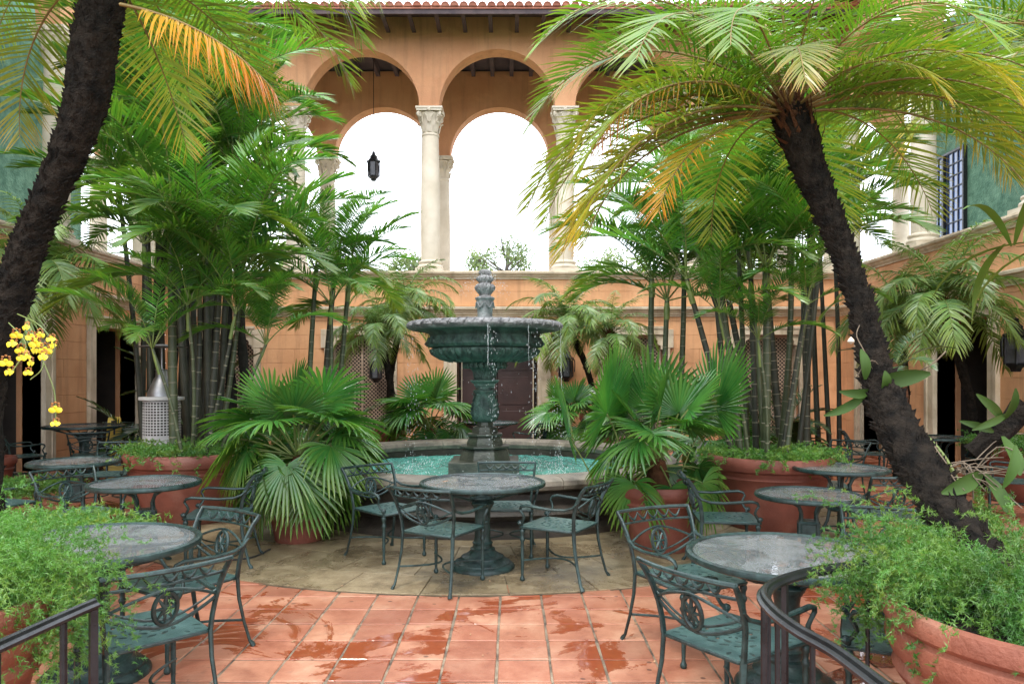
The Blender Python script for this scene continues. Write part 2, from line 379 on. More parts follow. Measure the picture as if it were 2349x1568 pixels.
def frond_mesh(name, elev, L, bend, n, ll, lw, mats, tint=(0,.05), tip=0., grav=.25, vee=.35, s0=.16, jit=.10, pw=1.3, a0=72, a1=28, rr=.010, twist=.35, tintbase=None):
    m = 18; s = np.linspace(0, 1, m)
    th = R(elev)-R(bend)*s**pw
    seg = L/(m-1)
    P = np.zeros((m,3)); P[1:,0] = np.cumsum(np.cos(th[:-1])*seg); P[1:,2] = np.cumsum(np.sin(th[:-1])*seg)
    sway = nr.uniform(-.10,.10)*L; P[:,1] = sway*s**2
    T = nrm(np.gradient(P, axis=0))
    u = np.linspace(0, 1, n); sp = s0+(1-s0)*u
    parts = []
    ym = 1 if len(mats) > 1 else 0
    tv, tq = nptube(P, rr*(1-.85*s)+.0012)
    parts.append((tv, tq, np.full(len(tv), tint[0]), ym))
    for side in (-1, 1):
        spj = np.clip(sp+nr.uniform(-.5,.5,n)*(1-s0)/n, 0, 1)
        B = np.stack([np.interp(spj, s, P[:,k]) for k in range(3)], 1)
        Tt = nrm(np.stack([np.interp(spj, s, T[:,k]) for k in range(3)], 1))
        Y = nrm(np.cross(np.array([0,0,1.0])[None,:].repeat(n,0), Tt)+1e-6)
        Nn = np.cross(Tt, Y)
        al = R(1)*(a0+(a1-a0)*u**1.2)+nr.uniform(-jit, jit, n)
        ve = vee+nr.uniform(-jit, jit, n)*2
        D = nrm(np.cos(al)[:,None]*Tt+np.sin(al)[:,None]*(side*Y*np.cos(ve)[:,None]+Nn*np.sin(ve)[:,None]))
        W = nrm(Tt - D*(Tt*D).sum(1)[:,None]); tw = (twist+nr.uniform(-.3,.3,n))[:,None]
        W = nrm(W*np.cos(tw)+np.cross(D, W)*np.sin(tw)*side)
        env = np.clip(np.sin(PI*(.16+.80*u))**.55, .2, 1)*nr.uniform(.9,1.08,n)
        ln = ll*env; g = grav*nr.uniform(.7,1.3,n)
        tn = tint[0]+(tint[1]-tint[0])*u+nr.uniform(-.05,.07,n)
        V, Q, TT = ribbons(B, D, W, ln, np.full(n, lw)*(.6+.4*env), g, tint=np.clip(tn,0,1), tip=tip)
        parts.append((V, Q, TT, 0))
    V, Q, TT, mi = merge(parts)
    return npmesh(name, V, Q, mats, TT, mi)

def fan_mesh(name, elev, Lp, Rb, nseg, mats, tint=(0,.04), droop=.35, spread=128, split=.6, tip=0., curl=0.0):
    """fan leaf: stalk of length Lp at elevation elev then a pleated blade of radius Rb"""
    m = 8; s = np.linspace(0,1,m); th = R(elev)-R(22)*s
    P = np.zeros((m,3)); P[1:,0] = np.cumsum(np.cos(th[:-1])*Lp/(m-1)); P[1:,2] = np.cumsum(np.sin(th[:-1])*Lp/(m-1))
    tv, tq = nptube(P, np.full(m, .008))
    parts = [(tv, tq, np.zeros(len(tv)), 1)]
    e = th[-1]-R(22+curl); H = P[-1]
    F = np.array([math.cos(e),0,math.sin(e)]); Nn = np.array([-math.sin(e),0,math.cos(e)]); Y = np.array([0,1.0,0])
    ang = np.linspace(-R(spread), R(spread), nseg); da = ang[1]-ang[0]
    rs = np.array([.03,.28,split,.72,.9,1.0]); ws = np.array([1,1,1,.95,.60,.04])
    for a in ang:
        a += nr.uniform(-.012,.012)
        ln = Rb*(1-.22*(abs(a)/R(spread))**2)*nr.uniform(.93,1.05)
        r = rs*ln
        c = F*math.cos(a)+Y*math.sin(a); pz = np.cross(Nn, c)
        half = r*math.tan(da/2)*1.0; half[3:] = (split*ln*math.tan(da/2))*ws[3:]
        dz = -droop*ln*(rs**3)*nr.uniform(.7,1.35)+ .10*ln*abs(math.sin(a))*rs   # blade sides lift, tips hang
        ctr = H[None,:]+c[None,:]*r[:,None]+Nn[None,:]*(.10*ln*abs(math.sin(a))*rs)[:,None]
        ctr[:,2] += -droop*ln*(rs**2.6)*nr.uniform(.6,1.4)
        fold = half*.55
        Vl = ctr-pz[None,:]*half[:,None]+Nn[None,:]*fold[:,None]
        Vr = ctr+pz[None,:]*half[:,None]+Nn[None,:]*fold[:,None]
        V = np.stack([Vl, ctr-Nn[None,:]*fold[:,None]*.3, Vr], 1).reshape(-1,3)
        k = len(rs); i = np.arange(k-1)*3
        Q = np.concatenate([np.stack([i,i+1,i+4,i+3],1), np.stack([i+1,i+2,i+5,i+4],1)])
        tt = np.clip(nr.uniform(*tint)+np.repeat(rs**4,3)*tip, 0, 1)
        parts.append((V,Q,tt,0))
    V,Q,TT,mi = merge(parts)
    return npmesh(name, V, Q, mats, TT, mi, smooth=False)

def place_leaf(name, me, parent, loc, az, s=1.0, tilt=0):
    o = linkobj(name, me, parent, loc, az); o.scale = (s,s,s)
    if tilt: o.rotation_euler = (tilt, 0, az)
    return o

# ---------------------------------------------------------------- ground
FX, FY = -.36, 9.85            # fountain centre
XL, XR, YB = -7.95, 7.5, 17.0  # courtyard walls
XC = -.34                      # axis of the back arcade
ground = MB().box(-16, 16, -3, 26, -.3, -.007).build('ground', M['grout'], smooth=0); tag(ground, kind='structure')
lawn = MB().box(-400, 400, -400, 400, -.9, -.305).build('terrain', simple('far_ground', (.05,.07,.03), (.10,.11,.05), .1, .9, 0), smooth=0); tag(lawn, kind='structure')
floor = empty('floor'); tag(floor, kind='structure')
T = .3048; gap = .008
def tile_mesh(seed):
    q = random.Random(seed); mb = MB(); h = T/2-gap
    j = lambda: q.uniform(-.003,.003)
    c = [(-h+j(),-h+j()),(h+j(),-h+j()),(h+j(),h+j()),(-h+j(),h+j())]
    vs = [(x,y,-.010) for x,y in c]+[(x,y,-.004) for x,y in c]+[(x*.972,y*.972,0+q.uniform(-.0008,.0008)) for x,y in c]
    fs = [(8,9,10,11)]
    for r in (0,4):
        for i in range(4): fs.append((r+i, r+(i+1)%4, r+4+(i+1)%4, r+4+i))
    mb.add(vs, fs); return mb
tms = [tile_mesh(i).mesh('tile', M['tile'], 0) for i in range(6)]
x0g = -.086+T/2; y0g = 4.575+T/2
cells = []
for i in range(-27, 26):
    for j in range(-14, 41):
        x = x0g+i*T; y = y0g+j*T
        if x < XL+.05 or x > XR-.05 or y > YB-.05 or y < .5: continue
        if math.hypot(x-FX, y-FY) < 4.35-.25: continue
        cells.append((x, y))
vis = lambda c: c[1] > 3.7 and abs(c[0]) < c[1]*.692+.3
near = sorted([c for c in cells if vis(c)], key=lambda c: c[1]+.02*abs(c[0]))[:298]
ns = set(near)
for x, y in near:
    o = linkobj('tile', rnd.choice(tms), floor, (x, y, rnd.uniform(-.0012,.0012))); o.rotation_euler = (rnd.uniform(-.003,.003), rnd.uniform(-.003,.003), rnd.uniform(-.006,.006))
mb = MB()
for x, y in cells:
    if (x, y) in ns: continue
    h = T/2-gap; z = rnd.uniform(-.001,.001)
    vs = [(x-h,y-h,-.01),(x+h,y-h,-.01),(x+h,y+h,-.01),(x-h,y+h,-.01),(x-h+.004,y-h+.004,z),(x+h-.004,y-h+.004,z),(x+h-.004,y+h-.004,z),(x-h+.004,y+h-.004,z)]
    mb.add(vs, [(4,5,6,7),(0,1,5,4),(1,2,6,5),(2,3,7,6),(3,0,4,7)])
o = mb.build('tile_field', M['tile'], floor, smooth=0); o['kind'] = 'stuff'
# ring of sandy stones round the basin
ringo = empty('fountain_terrace'); tag(ringo, kind='structure')
mb = MB(); mb.lathe([(4.36,-.008),(4.36,.001),(2.0,.001)], 96, (FX,FY,0), cap=False); o = mb.build('mortar_bed', simple('dark_mortar', (.05,.04,.025), (.11,.085,.05), 9, .5, .4), ringo, smooth=0)
radii = [4.345, 3.83, 3.30, 2.80, 2.30]
for k in range(4):
    ro, ri = radii[k], radii[k+1]
    a = rnd.uniform(0,.2); a_end = a+2*PI
    while a < a_end-.02:
        da = rnd.uniform(.42,.70)/ro
        if a+da > a_end-.08: da = a_end-a
        g1 = .004; gr = .0035
        mb = MB(); ns_ = 4; vs = []; fs = []
        for lvl, ins in ((.0015,0),(.0075,.0),(.010,.004)):
            for rr_, sgn in ((ri+g1+ins,1),(ro-g1-ins,-1)):
                for q in range(ns_+1):
                    aa = a+gr/rr_+ins/rr_ + (da-2*(gr+ins)/rr_)*q/ns_
                    vs.append((FX+rr_*math.cos(aa), FY+rr_*math.sin(aa), lvl))
        n1 = ns_+1
        for l in range(2):
            o0 = l*2*n1; o1 = o0+2*n1
            for q in range(ns_):
                fs.append((o0+q+1,o0+q,o1+q,o1+q+1)); fs.append((o0+n1+q,o0+n1+q+1,o1+n1+q+1,o1+n1+q))
            fs.append((o0,o0+n1,o1+n1,o1)); fs.append((o0+n1+ns_,o0+ns_,o1+ns_,o1+n1+ns_))
        o2 = 4*n1
        for q in range(ns_): fs.append((o2+q,o2+q+1,o2+n1+q+1,o2+n1+q))
        mb.add(vs, fs).build('paving_stone', M['flag'], ringo, loc=(0,0,rnd.uniform(-.001,.001)), smooth=0)
        a += da
# puddles
def puddle(x, y, rx, ry, seed, z=.0035):
    q = random.Random(seed); n = 40; ph = [q.uniform(0,6.3) for _ in range(5)]
    vs = [(x,y,z)]
    for i in range(n):
        a = 2*PI*i/n; rr = 1+.28*math.sin(2*a+ph[0])+.22*math.sin(3*a+ph[1])+.14*math.sin(5*a+ph[2])+.08*math.sin(9*a+ph[3])
        vs.append((x+rx*rr*math.cos(a), y+ry*rr*math.sin(a), z))
    o = MB().add(vs, [(0,i+1,(i+1)%n+1) for i in range(n)]).build('puddle', M['puddle'], smooth=0); tag(o, kind='structure')
puddle(1.72, 3.75, .48, .40, 3); puddle(2.3, 4.3, .3, .2, 8)

# ---------------------------------------------------------------- buildings
def column_meshes():
    sh = MB(); sh.lathe([(.215,.0),(.222,.6),(.222,1.2),(.212,2.2),(.195,3.0),(.205,3.01),(.212,3.035),(.205,3.06),(.188,3.065),(.188,3.09)], 28)
    shm = sh.mesh('shaft', M['column'])
    ba = MB(); ba.box(-.31,.31,-.31,.31,0,.08); ba.lathe([(.27,.08),(.295,.10),(.30,.125),(.29,.15),(.262,.165),(.255,.19),(.262,.205),(.275,.22),(.27,.245),(.235,.26),(.215,.28)], 28)
    bam = ba.mesh('base', M['column'])
    ca = MB()
    ca.lathe([(.19,0),(.195,.03),(.20,.2),(.22,.35),(.27,.45)], 24)
    ca.box(-.29,.29,-.29,.29,.47,.515); ca.box(-.31,.31,-.31,.31,.517,.56)
    ca.mi = 0
    for k in range(8):                               # lower acanthus leaves
        a = 2*PI*k/8; r0 = .20
        d = Vector((math.cos(a), math.sin(a), 0)); tt = Vector((-math.sin(a), math.cos(a), 0))
        pts = [d*(r0)+Vector((0,0,.01)), d*(r0+.025)+Vector((0,0,.12)), d*(r0+.05)+Vector((0,0,.20)), d*(r0+.09)+Vector((0,0,.23)), d*(r0+.085)+Vector((0,0,.20))]
        ws = [.05,.07,.06,.04,.015]
        vs = []
        for p, w_ in zip(pts, ws): vs += [p-tt*w_, p+d*.018, p+tt*w_]
        ca.add(vs, [(3*i+j,3*i+j+1,3*i+j+4,3*i+j+3) for i in range(4) for j in range(2)])
    for sx in (-1,1):
        for sy in (-1,1):                            # corner volutes
            d = Vector((sx,sy,0)).normalized()
            pts = []
            for q in range(15):
                a = q/14*2.6*PI; rr = .062*(1-q/17)
                pts.append(d*(.335-.0+rr*math.sin(a)-.02)+Vector((0,0,.40+rr*math.cos(a))))
            ca.tube([d*.20+Vector((0,0,.18)), d*.25+Vector((0,0,.36)), d*.29+Vector((0,0,.455))]+pts, [.018,.024,.026]+[.024]*15, 6)
    for k in range(4):
        a = PI/2*k; d = Vector((math.cos(a), math.sin(a), 0)); tt = Vector((-math.sin(a), math.cos(a), 0))
        ca.lathe([(.0,-.05),(.04,-.03),(.05,0),(.04,.03),(0,.05)], 8, tuple(d*.285+Vector((0,0,.49))), cap=False)
        for s_ in (-1,1):
            ca.tube([d*.21+tt*s_*.02+Vector((0,0,.20)), d*.25+tt*s_*.05+Vector((0,0,.34)), d*.275+tt*s_*.10+Vector((0,0,.41)), d*.27+tt*s_*.13+Vector((0,0,.38))], [.014,.018,.016,.01], 5)
    cam_ = ca.mesh('capital', M['column'])
    return shm, bam, cam_
SHM, BAM, CAM = column_meshes()
def column(parent, x, y, z0, ztop, s=1.0):
    e = empty('column', (x,y,z0), parent=parent)
    H = ztop-z0
    b = linkobj('base', BAM, e); b.scale = (s,s,s)
    c = linkobj('capital', CAM, e, (0,0,H-.56*s)); c.scale = (s,s,s)
    sh = linkobj('shaft', SHM, e, (0,0,.28*s)); sh.scale = (s,s,(H-.56*s-.28*s+.01)/3.09)
def arch_wall(parent, name, u0, u1, centres, r, zc, ztop, y0, y1, mat, zpier=None):
    us = {u0, u1}
    for c in centres:
        for k in range(33): us.add(c - r*math.cos(PI*k/32))
    us = sorted(u for u in us if u0-1e-6 <= u <= u1+1e-6)
    def bot(u, side):
        for c in centres:
            if abs(u-c) < r-1e-7: return zc+math.sqrt(max(0, r*r-(u-c)**2))
        return zc
    mb = MB()
    for a, b_ in zip(us[:-1], us[1:]):
        if b_-a < 1e-6: continue
        za, zb = bot(a,1), bot(b_,-1)
        mb.add([(a,y0,za),(b_,y0,zb),(b_,y0,ztop),(a,y0,ztop)], [(0,1,2,3)])
        mb.add([(a,y1,za),(b_,y1,zb),(b_,y1,ztop),(a,y1,ztop)], [(3,2,1,0)])
        mb.add([(a,y0,za),(b_,y0,zb),(b_,y1,zb),(a,y1,za)], [(3,2,1,0)])
        mb.add([(a,y0,ztop),(b_,y0,ztop),(b_,y1,ztop),(a,y1,ztop)], [(0,1,2,3)])
    mb.add([(u0,y0,zc),(u0,y1,zc),(u0,y1,ztop),(u0,y0,ztop)], [(3,2,1,0)]); mb.add([(u1,y0,zc),(u1,y1,zc),(u1,y1,ztop),(u1,y0,ztop)], [(0,1,2,3)])
    return mb.build(name, mat, parent, smooth=0)

ZS = 3.20  # string course
def lower_wall(parent, u0, u1, openings, nmax=290):
    """openings: (centre, width, kind)"""
    wall = empty('wall', parent=parent)
    ch = .32; mb = MB()
    ops = sorted((c-w_/2, c+w_/2) for c, w_, k in openings)
    zt = 2.56; edges = [u0]+[e for o_ in ops for e in o_]+[u1]
    for i in range(0, len(edges), 2): mb.box(edges[i], edges[i+1], .03, .45, 0, zt)
    mb.box(u0, u1, .03, .45, zt, 3.9)
    mb.build('backing', M['orange_plain'], wall, smooth=0)
    bl = {}; cnt = 0
    for r in range(12):
        z0 = r*ch; z1 = z0+ch
        if r >= 12: break
        if z0 < ZS and z1 > ZS+.01: continue
        if r in (9,): z1 = 3.0
        if r == 10: z0, z1 = ZS+.02, ZS+.36
        if r == 11: z0, z1 = ZS+.36, 3.88
        segs = []
        if z0 < zt-.01:
            for i in range(0, len(edges), 2): segs.append((edges[i], edges[i+1]))
        else: segs = [(u0, u1)]
        L = 1.55
        for a, b_ in segs:
            k0 = math.floor((a-(r%2)*L/2)/L)
            x = k0*L+(r%2)*L/2
            while x < b_:
                s_, e_ = max(a, x), min(b_, x+L)
                if e_-s_ > .03:
                    key = (round(e_-s_,3), round(z1-z0,3))
                    if key not in bl: bl[key] = MB().box(0, key[0]-.005, -.0, .03, .0025, key[1]-.0025, bev=.003).mesh('block', M['orange'], 0)
                    linkobj('block', bl[key], wall, (s_+.0025, rnd.uniform(-.001,.001), z0)); cnt += 1
                x += L
    return wall
def mould(parent, name, u0, u1, prof, mat):
    mb = MB()
    pr = [( -p[0], p[1]) for p in prof]
    n = len(pr); vs = [(u0, y, z) for y, z in pr]+[(u1, y, z) for y, z in pr]
    fs = [(i, n+i, n+i+1, i+1) for i in range(n-1)]+[tuple(range(n)), tuple(range(2*n-1, n-1, -1))]
    return mb.add(vs, fs).build(name, mat, parent, smooth=0)
CORN = [(-.02,2.98),(.03,2.98),(.035,3.01),(.06,3.03),(.065,3.06),(.10,3.10),(.105,3.13),(.15,3.14),(.155,3.18),(.15,3.20),(-.02,3.215)]
LEDGE = [(-.1,3.84),(.03,3.84),(.035,3.87),(.07,3.90),(.075,3.93),(.12,3.95),(.13,3.985),(.12,4.02),(-.5,4.025)]

def surround(parent, c, w_, zt, jw=.15, kind='window', z0=0):
    f = empty('frame', parent=parent); h = w_/2
    def part(nm, *b): MB().box(*b, bev=.006).build(nm, M['stone'], f, smooth=0)
    for s_ in (-1, 1):
        a, b_ = sorted((c+s_*h, c+s_*(h+jw))); part('jamb', a, b_, -.055, .10, z0, zt-.30)
        a, b_ = sorted((c+s_*h, c+s_*(h+jw+.08))); part('shoulder', a, b_, -.06, .10, zt-.298, zt+.0)
        # shaped bracket in the opening's upper corner
        mb = MB(); q = [(0,0),(0,-.34),(.05,-.33),(.06,-.24),(.12,-.22),(.13,-.12),(.20,-.10),(.22,0)]
        vs = [(c+s_*(h-x), yy, zt+z) for yy in (-.02,.12) for x, z in q]; n = len(q)
        fs = [tuple(range(n)), tuple(range(2*n-1,n-1,-1))]+[(i,(i+1)%n,n+(i+1)%n,n+i) for i in range(n)]
        if kind == 'window' or kind == 'niche': mb.add(vs, fs).build('corner_bracket', M['stone'], f, smooth=0)
    part('lintel', c-h-jw-.08, c+h+jw+.08, -.06, .10, zt+.002, zt+.13)
    part('lintel_cap', c-h-.02, c+h+.02, -.075, .10, zt+.132, zt+.20)

def lattice_window(parent, c, w_, zt):
    wn = empty('window', parent=parent); surround(wn, c, w_, zt)
    h = w_/2; pitch = .062; sw = .017; mb = MB(); z0 = .1
    H = zt-z0
    for dr in (1, -1):
        yy = .17 if dr == 1 else .182
        n = int((w_+H)/(pitch*1.414))+2
        for k in range(n):
            off = k*pitch*1.414
            # line u + dr*z = const
            if dr == 1: ua, za = off, 0; 
            pts = []
            for (u, z) in ((off, 0), (off-H, H)):
                pts.append([u, z])
            (ua, za), (ub, zb) = pts
            if ua > w_: za += ua-w_; ua = w_
            if ub < 0: zb += ub; ub = 0
            if za >= H or zb <= 0 or ua <= ub: continue
            if dr == -1: ua, ub = w_-ua, w_-ub
            A = Vector((c-h+ua, yy, z0+za)); B = Vector((c-h+ub, yy, z0+zb)); d = (B-A).normalized(); p = Vector((d.z,0,-d.x))*sw/2; e = Vector((0,.008,0))
            mb.add([A-p-e,A+p-e,B+p-e,B-p-e,A-p+e,A+p+e,B+p+e,B-p+e], [(0,1,2,3),(7,6,5,4),(0,3,7,4),(1,5,6,2)])
    o = mb.build('lattice', M['lattice'], wn, smooth=0); o['kind'] = 'stuff'
    for u in (c-h+.02, c-.02, c+h-.06): MB().box(u, u+.04, .14, .20, .05, zt, bev=.004).build('stile', M['lattice'], wn, smooth=0)
    for z in (.03, zt-.06): MB().box(c-h+.005, c+h-.005, .142, .198, z, z+.07, bev=.004).build('rail', M['lattice'], wn, smooth=0)
    MB().box(c-h-.02, c+h+.02, .47, .49, 0, zt+.02).build('dark_recess', M['dark'], wn, smooth=0)  # flat sheet painted dark for the shadowy room behind the lattice
def doorway(parent, c, w_, zt, jw=.28, doors=True):
    d = empty('doorway', parent=parent); f = empty('frame', parent=d); h = w_/2
    for s_ in (-1,1):
        a, b_ = sorted((c+s_*h, c+s_*(h+jw))); MB().box(a, b_, -.05, .35, 0, zt, bev=.01).build('jamb', M['stone'], f, smooth=0)
        a, b_ = sorted((c+s_*(h+jw-.06), c+s_*(h+jw+.02))); MB().box(a, b_, -.075, .0, 0, zt, bev=.01).build('jamb_moulding', M['stone'], f, smooth=0)
    MB().box(c-h-jw-.02, c+h+jw+.02, -.06, .30, zt+.002, zt+.16, bev=.01).build('lintel', M['stone'], f, smooth=0)
    MB().box(c-h-jw-.08, c+h+jw+.08, -.11, .10, zt+.162, zt+.22, bev=.01).build('lintel_cap', M['stone'], f, smooth=0)
    if doors:
        for s_ in (-1,1):
            a, b_ = sorted((c+s_*.01, c+s_*(h-.10)))
            l = MB().box(a, b_, .40, .45, .02, zt-.02, bev=.005).build('door_leaf', M['door'], d, smooth=0)
            for k in range(3):
                mb = MB().box(a+.10, b_-.10, .385, .40, .15+k*.8, .80+k*.8, bev=.006); mb.build('panel', M['door'], l, smooth=0)
            a, b_ = sorted((c+s_*(h-.10), c+s_*(h-.075))); MB().box(a, b_, .33, .46, 0, zt, bev=.003).build('door_post', M['stone'], d, smooth=0)
    MB().box(c-h-.1, c+h+.1, 1.6 if not doors else .52, 1.62 if not doors else .54, 0, zt+.1).build('dark_interior', M['dark'], d, smooth=0)  # back panel whose near-black paint gives the passage its darkness
    if not doors:
        for s_ in (-1,1): a = c+s_*(h+.02); MB().box(a-.01, a+.01, .46, 1.6, 0, zt+.1).build('side_wall', M['dark'], d, smooth=0)
        MB().box(c-h-.1, c+h+.1, .46, 1.6, zt+.1, zt+.12).build('inner_ceiling', M['dark'], d, smooth=0)

BAY = 3.13
def facade(root, u0, u1, cols, doors, tile_rows=3, eave=True, zr=7.80, ts=None):
    lower_wall(root, u0, u1, [(c, w_, k) for c, w_, k in doors])
    for c, w_, k in doors:
        if k == 'window': lattice_window(root, c, w_, 2.56)
        elif k == 'door': doorway(root, c, w_, 2.56)
        else: doorway(root, c, w_, 2.56, .22, False)
    mould(root, 'string_course', u0, u1, CORN, M['stone']); mould(root, 'ledge', u0, u1, LEDGE, M['stone'])
    cs = [(a+b_)/2 for a, b_ in zip(cols[:-1], cols[1:])]
    arch_wall(root, 'arcade_wall', min(cols)-.0, max(cols)+.0, cs, 1.335, 7.80, 9.88, .02, .46, M['orange_plain'])
    for c in cols: column(root, c, .24, 4.02, 7.80)

# --- back building
back = empty('cloister_building', (XC, YB, 0), 0, 'orange arcaded building facing the camera behind the fountain, with two storeys and a tiled eave', 'building')
bcols = [-1.565-BAY*k for k in (2,1,0)]+[1.565+BAY*k for k in (0,1,2)]
facade(back, XL-XC-.02, XR-XC+.02, bcols, [(0,1.85,'door'), (-BAY,1.36,'window'), (BAY,1.36,'window'), (-2*BAY,1.36,'window'), (2*BAY,1.36,'window')])
rc = [-1.565-BAY*k for k in (3,2,1,0)]+[1.565+BAY*k for k in (0,1,2,3)]
arch_wall(back, 'rear_arcade_wall', rc[0], rc[-1], [(a+b_)/2 for a,b_ in zip(rc[:-1], rc[1:])], 1.335, 7.54, 9.84, 3.0, 3.42, M['orange_plain'])
for c in rc: column(back, c, 3.2, 3.9, 7.54)
MB().box(-11.2, 11.2, -.0+.47, 3.6, 3.60, 3.885).build('gallery_floor', M['stone'], back, smooth=0)
MB().box(-11.3, 11.3, .47, 3.6, 9.90, 10.0).build('gallery_ceiling', M['soffit'], back, smooth=0)
for k in range(44):
    u = -11+k*.515; MB().box(u-.05, u+.05, .47, 3.0, 9.70, 9.895).build('ceiling_beam', M['soffit'], back, smooth=0)
# eave
roof = empty('roof', parent=back)
def rz_(y): return 9.52+(y+1.0)*.34
mb = MB(); ya, yb_ = -1.0, 4.0
mb.add([(-8.6,ya,rz_(ya)),(8.9,ya,rz_(ya)),(8.9,yb_,rz_(yb_)),(-8.6,yb_,rz_(yb_)),(-8.6,ya,rz_(ya)+.05),(8.9,ya,rz_(ya)+.05),(8.9,yb_,rz_(yb_)+.05),(-8.6,yb_,rz_(yb_)+.05)],
       [(3,2,1,0),(4,5,6,7),(0,1,5,4),(1,2,6,5),(2,3,7,6),(3,0,4,7)]); mb.build('roof_deck', M['soffit'], roof, smooth=0)
MB().box(-8.6, 8.9, -1.035, -1.002, 9.43, 9.56).build('fascia', M['soffit'], roof, smooth=0)
MB().box(-8.6, 8.9, -1.06, -1.036, 9.53, 9.60).build('tile_bed', M['roof'], roof, smooth=0)
for k in range(30):
    u = -8.4+k*.59; MB().box(u-.045, u+.045, -.99, .0, 9.50, 9.535).build('rafter', M['soffit'], roof, smooth=0)
tl = MB()
n_ = 9
vs=[];fs=[]
for e_, (yy, rr) in enumerate(((0,.094),(.46,.078))):
    for q in range(n_): a = PI*q/(n_-1); vs.append((rr*math.cos(a), yy, rr*math.sin(a))); 
    for q in range(n_): a = PI*q/(n_-1); vs.append(((rr-.018)*math.cos(a), yy, (rr-.018)*math.sin(a)))
for q in range(n_-1):
    fs += [(q,q+1,2*n_+q+1,2*n_+q), (n_+q+1,n_+q,3*n_+q,3*n_+q+1), (q+1,q,n_+q,n_+q+1), (2*n_+q,2*n_+q+1,3*n_+q+1,3*n_+q)]
vs += [(.077*math.cos(PI*q/(n_-1)), .012, .077*math.sin(PI*q/(n_-1))) for q in range(n_)]; fs.append(tuple(range(4*n_, 5*n_)))
tlm = tl.add(vs, fs).mesh('roof_tile', M['roof'])
pan = MB(); vs=[];fs=[]
for yy in (0,.46):
    for q in range(7): a = PI+PI*q/6; vs.append((.05*math.cos(a), yy, .04*math.sin(a)+.035))
for q in range(6): fs.append((q,q+1,7+q+1,7+q))
panm = pan.add(vs, fs).mesh('pan_tile', M['roof'])
for r in range(3):
    for k in range(87):
        u = -8.5+k*.2; yy = -1.10+r*.40
        o = linkobj('roof_tile', tlm, roof, (u+rnd.uniform(-.004,.004), yy+rnd.uniform(-.01,.01), rz_(yy)+.085+r*.004)); o.rotation_euler = (math.atan(.34), 0, 0)
o_ = MB()
for k in range(86):
    u = -8.4+k*.2; z = rz_(-1.06)+.07; o_.add([(v[0]+u, v[1]*6-1.06, z+v[2]+v[1]*6*.34) for v in pan.v], pan.f)
o = o_.build('pan_tiles', M['roof'], roof); o['kind'] = 'stuff'

# --- side buildings
def side(name, x, rz, y_first, label, ndoors):
    # local u runs along the wall away from (0,0); origin at world (x, YB)
    b = empty(name, (x, YB, 0), rz, label, 'building'); return b
right = side('side_building', XR, R(-90), 0, 'orange side wing along the right edge with green upper wall behind its columns', 0)
# local x = distance towards the camera from the back wall
lc = [YB-d_ for d_ in (16.95, 13.92, 10.79, 7.66, 4.53)]
facade(right, 0, 15.5, lc, [(lc[0]+BAY/2, .9, 'open'), (lc[1]+BAY/2, 1.5, 'open'), (lc[2]+BAY/2, 1.5, 'open'), (lc[3]+BAY/2,1.5,'open')])
MB().box(-1.8, 15.5, 3.0, 3.3, 3.6, 10.2).build('upper_wall', M['green'], right, smooth=0)
MB().box(3.6, 15.5, .47, 3.0, 3.6, 3.885).build('gallery_floor', M['stone'], right, smooth=0)
MB().box(3.6, 15.5, .47, 3.0, 9.90, 10.0).build('gallery_ceiling', M['soffit'], right, smooth=0)
MB().box(3.6-3.3, 15.5, -.6, .46, 9.885, 10.0).build('eave', M['soffit'], right, smooth=0)
wn = empty('window', parent=right)
MB().box(-1.5, -.1, 2.94, 2.99, 4.7, 6.9).build('pane', M['pane'], wn, smooth=0)
for u in [-1.5+i*.20 for i in range(8)]: MB().box(u-.012, u+.012, 2.915, 2.938, 4.7, 6.9).build('glazing_bar', M['iron'], wn, smooth=0)
for z in [4.7+.275*i for i in range(9)]: MB().box(-1.5, -.1, 2.912, 2.936, z-.012, z+.012).build('glazing_bar', M['iron'], wn, smooth=0)
MB().box(-.85, -.78, 2.86, 2.935, 4.7, 6.9).build('mullion', M['iron'], wn, smooth=0)
left = empty('side_building', (XL, YB, 0), R(90), 'orange side wing along the left edge, green wall panel above its ledge', 'building')
# here local x points away from the camera; use negative u
lc2 = [-(YB-16.43), -(YB-13.3), -(YB-10.17), -(YB-7.04), -(YB-3.91)]
lc2 = sorted(lc2)
facade(left, -15.5, 0, lc2, [((lc2[i]+lc2[i+1])/2, 1.6, 'open') for i in range(4)])
MB().box(-15.5, 1.8, 3.0, 3.3, 3.6, 10.2).build('upper_wall', M['green'], left, smooth=0)
MB().box(-15.5, -3.6, .47, 3.0, 3.6, 3.885).build('gallery_floor', M['stone'], left, smooth=0)
MB().box(-15.5, -3.6, .47, 3.0, 9.90, 10.0).build('gallery_ceiling', M['soffit'], left, smooth=0)
MB().box(-15.5, -.3, -.6, .46, 9.885, 10.0).build('eave', M['soffit'], left, smooth=0)

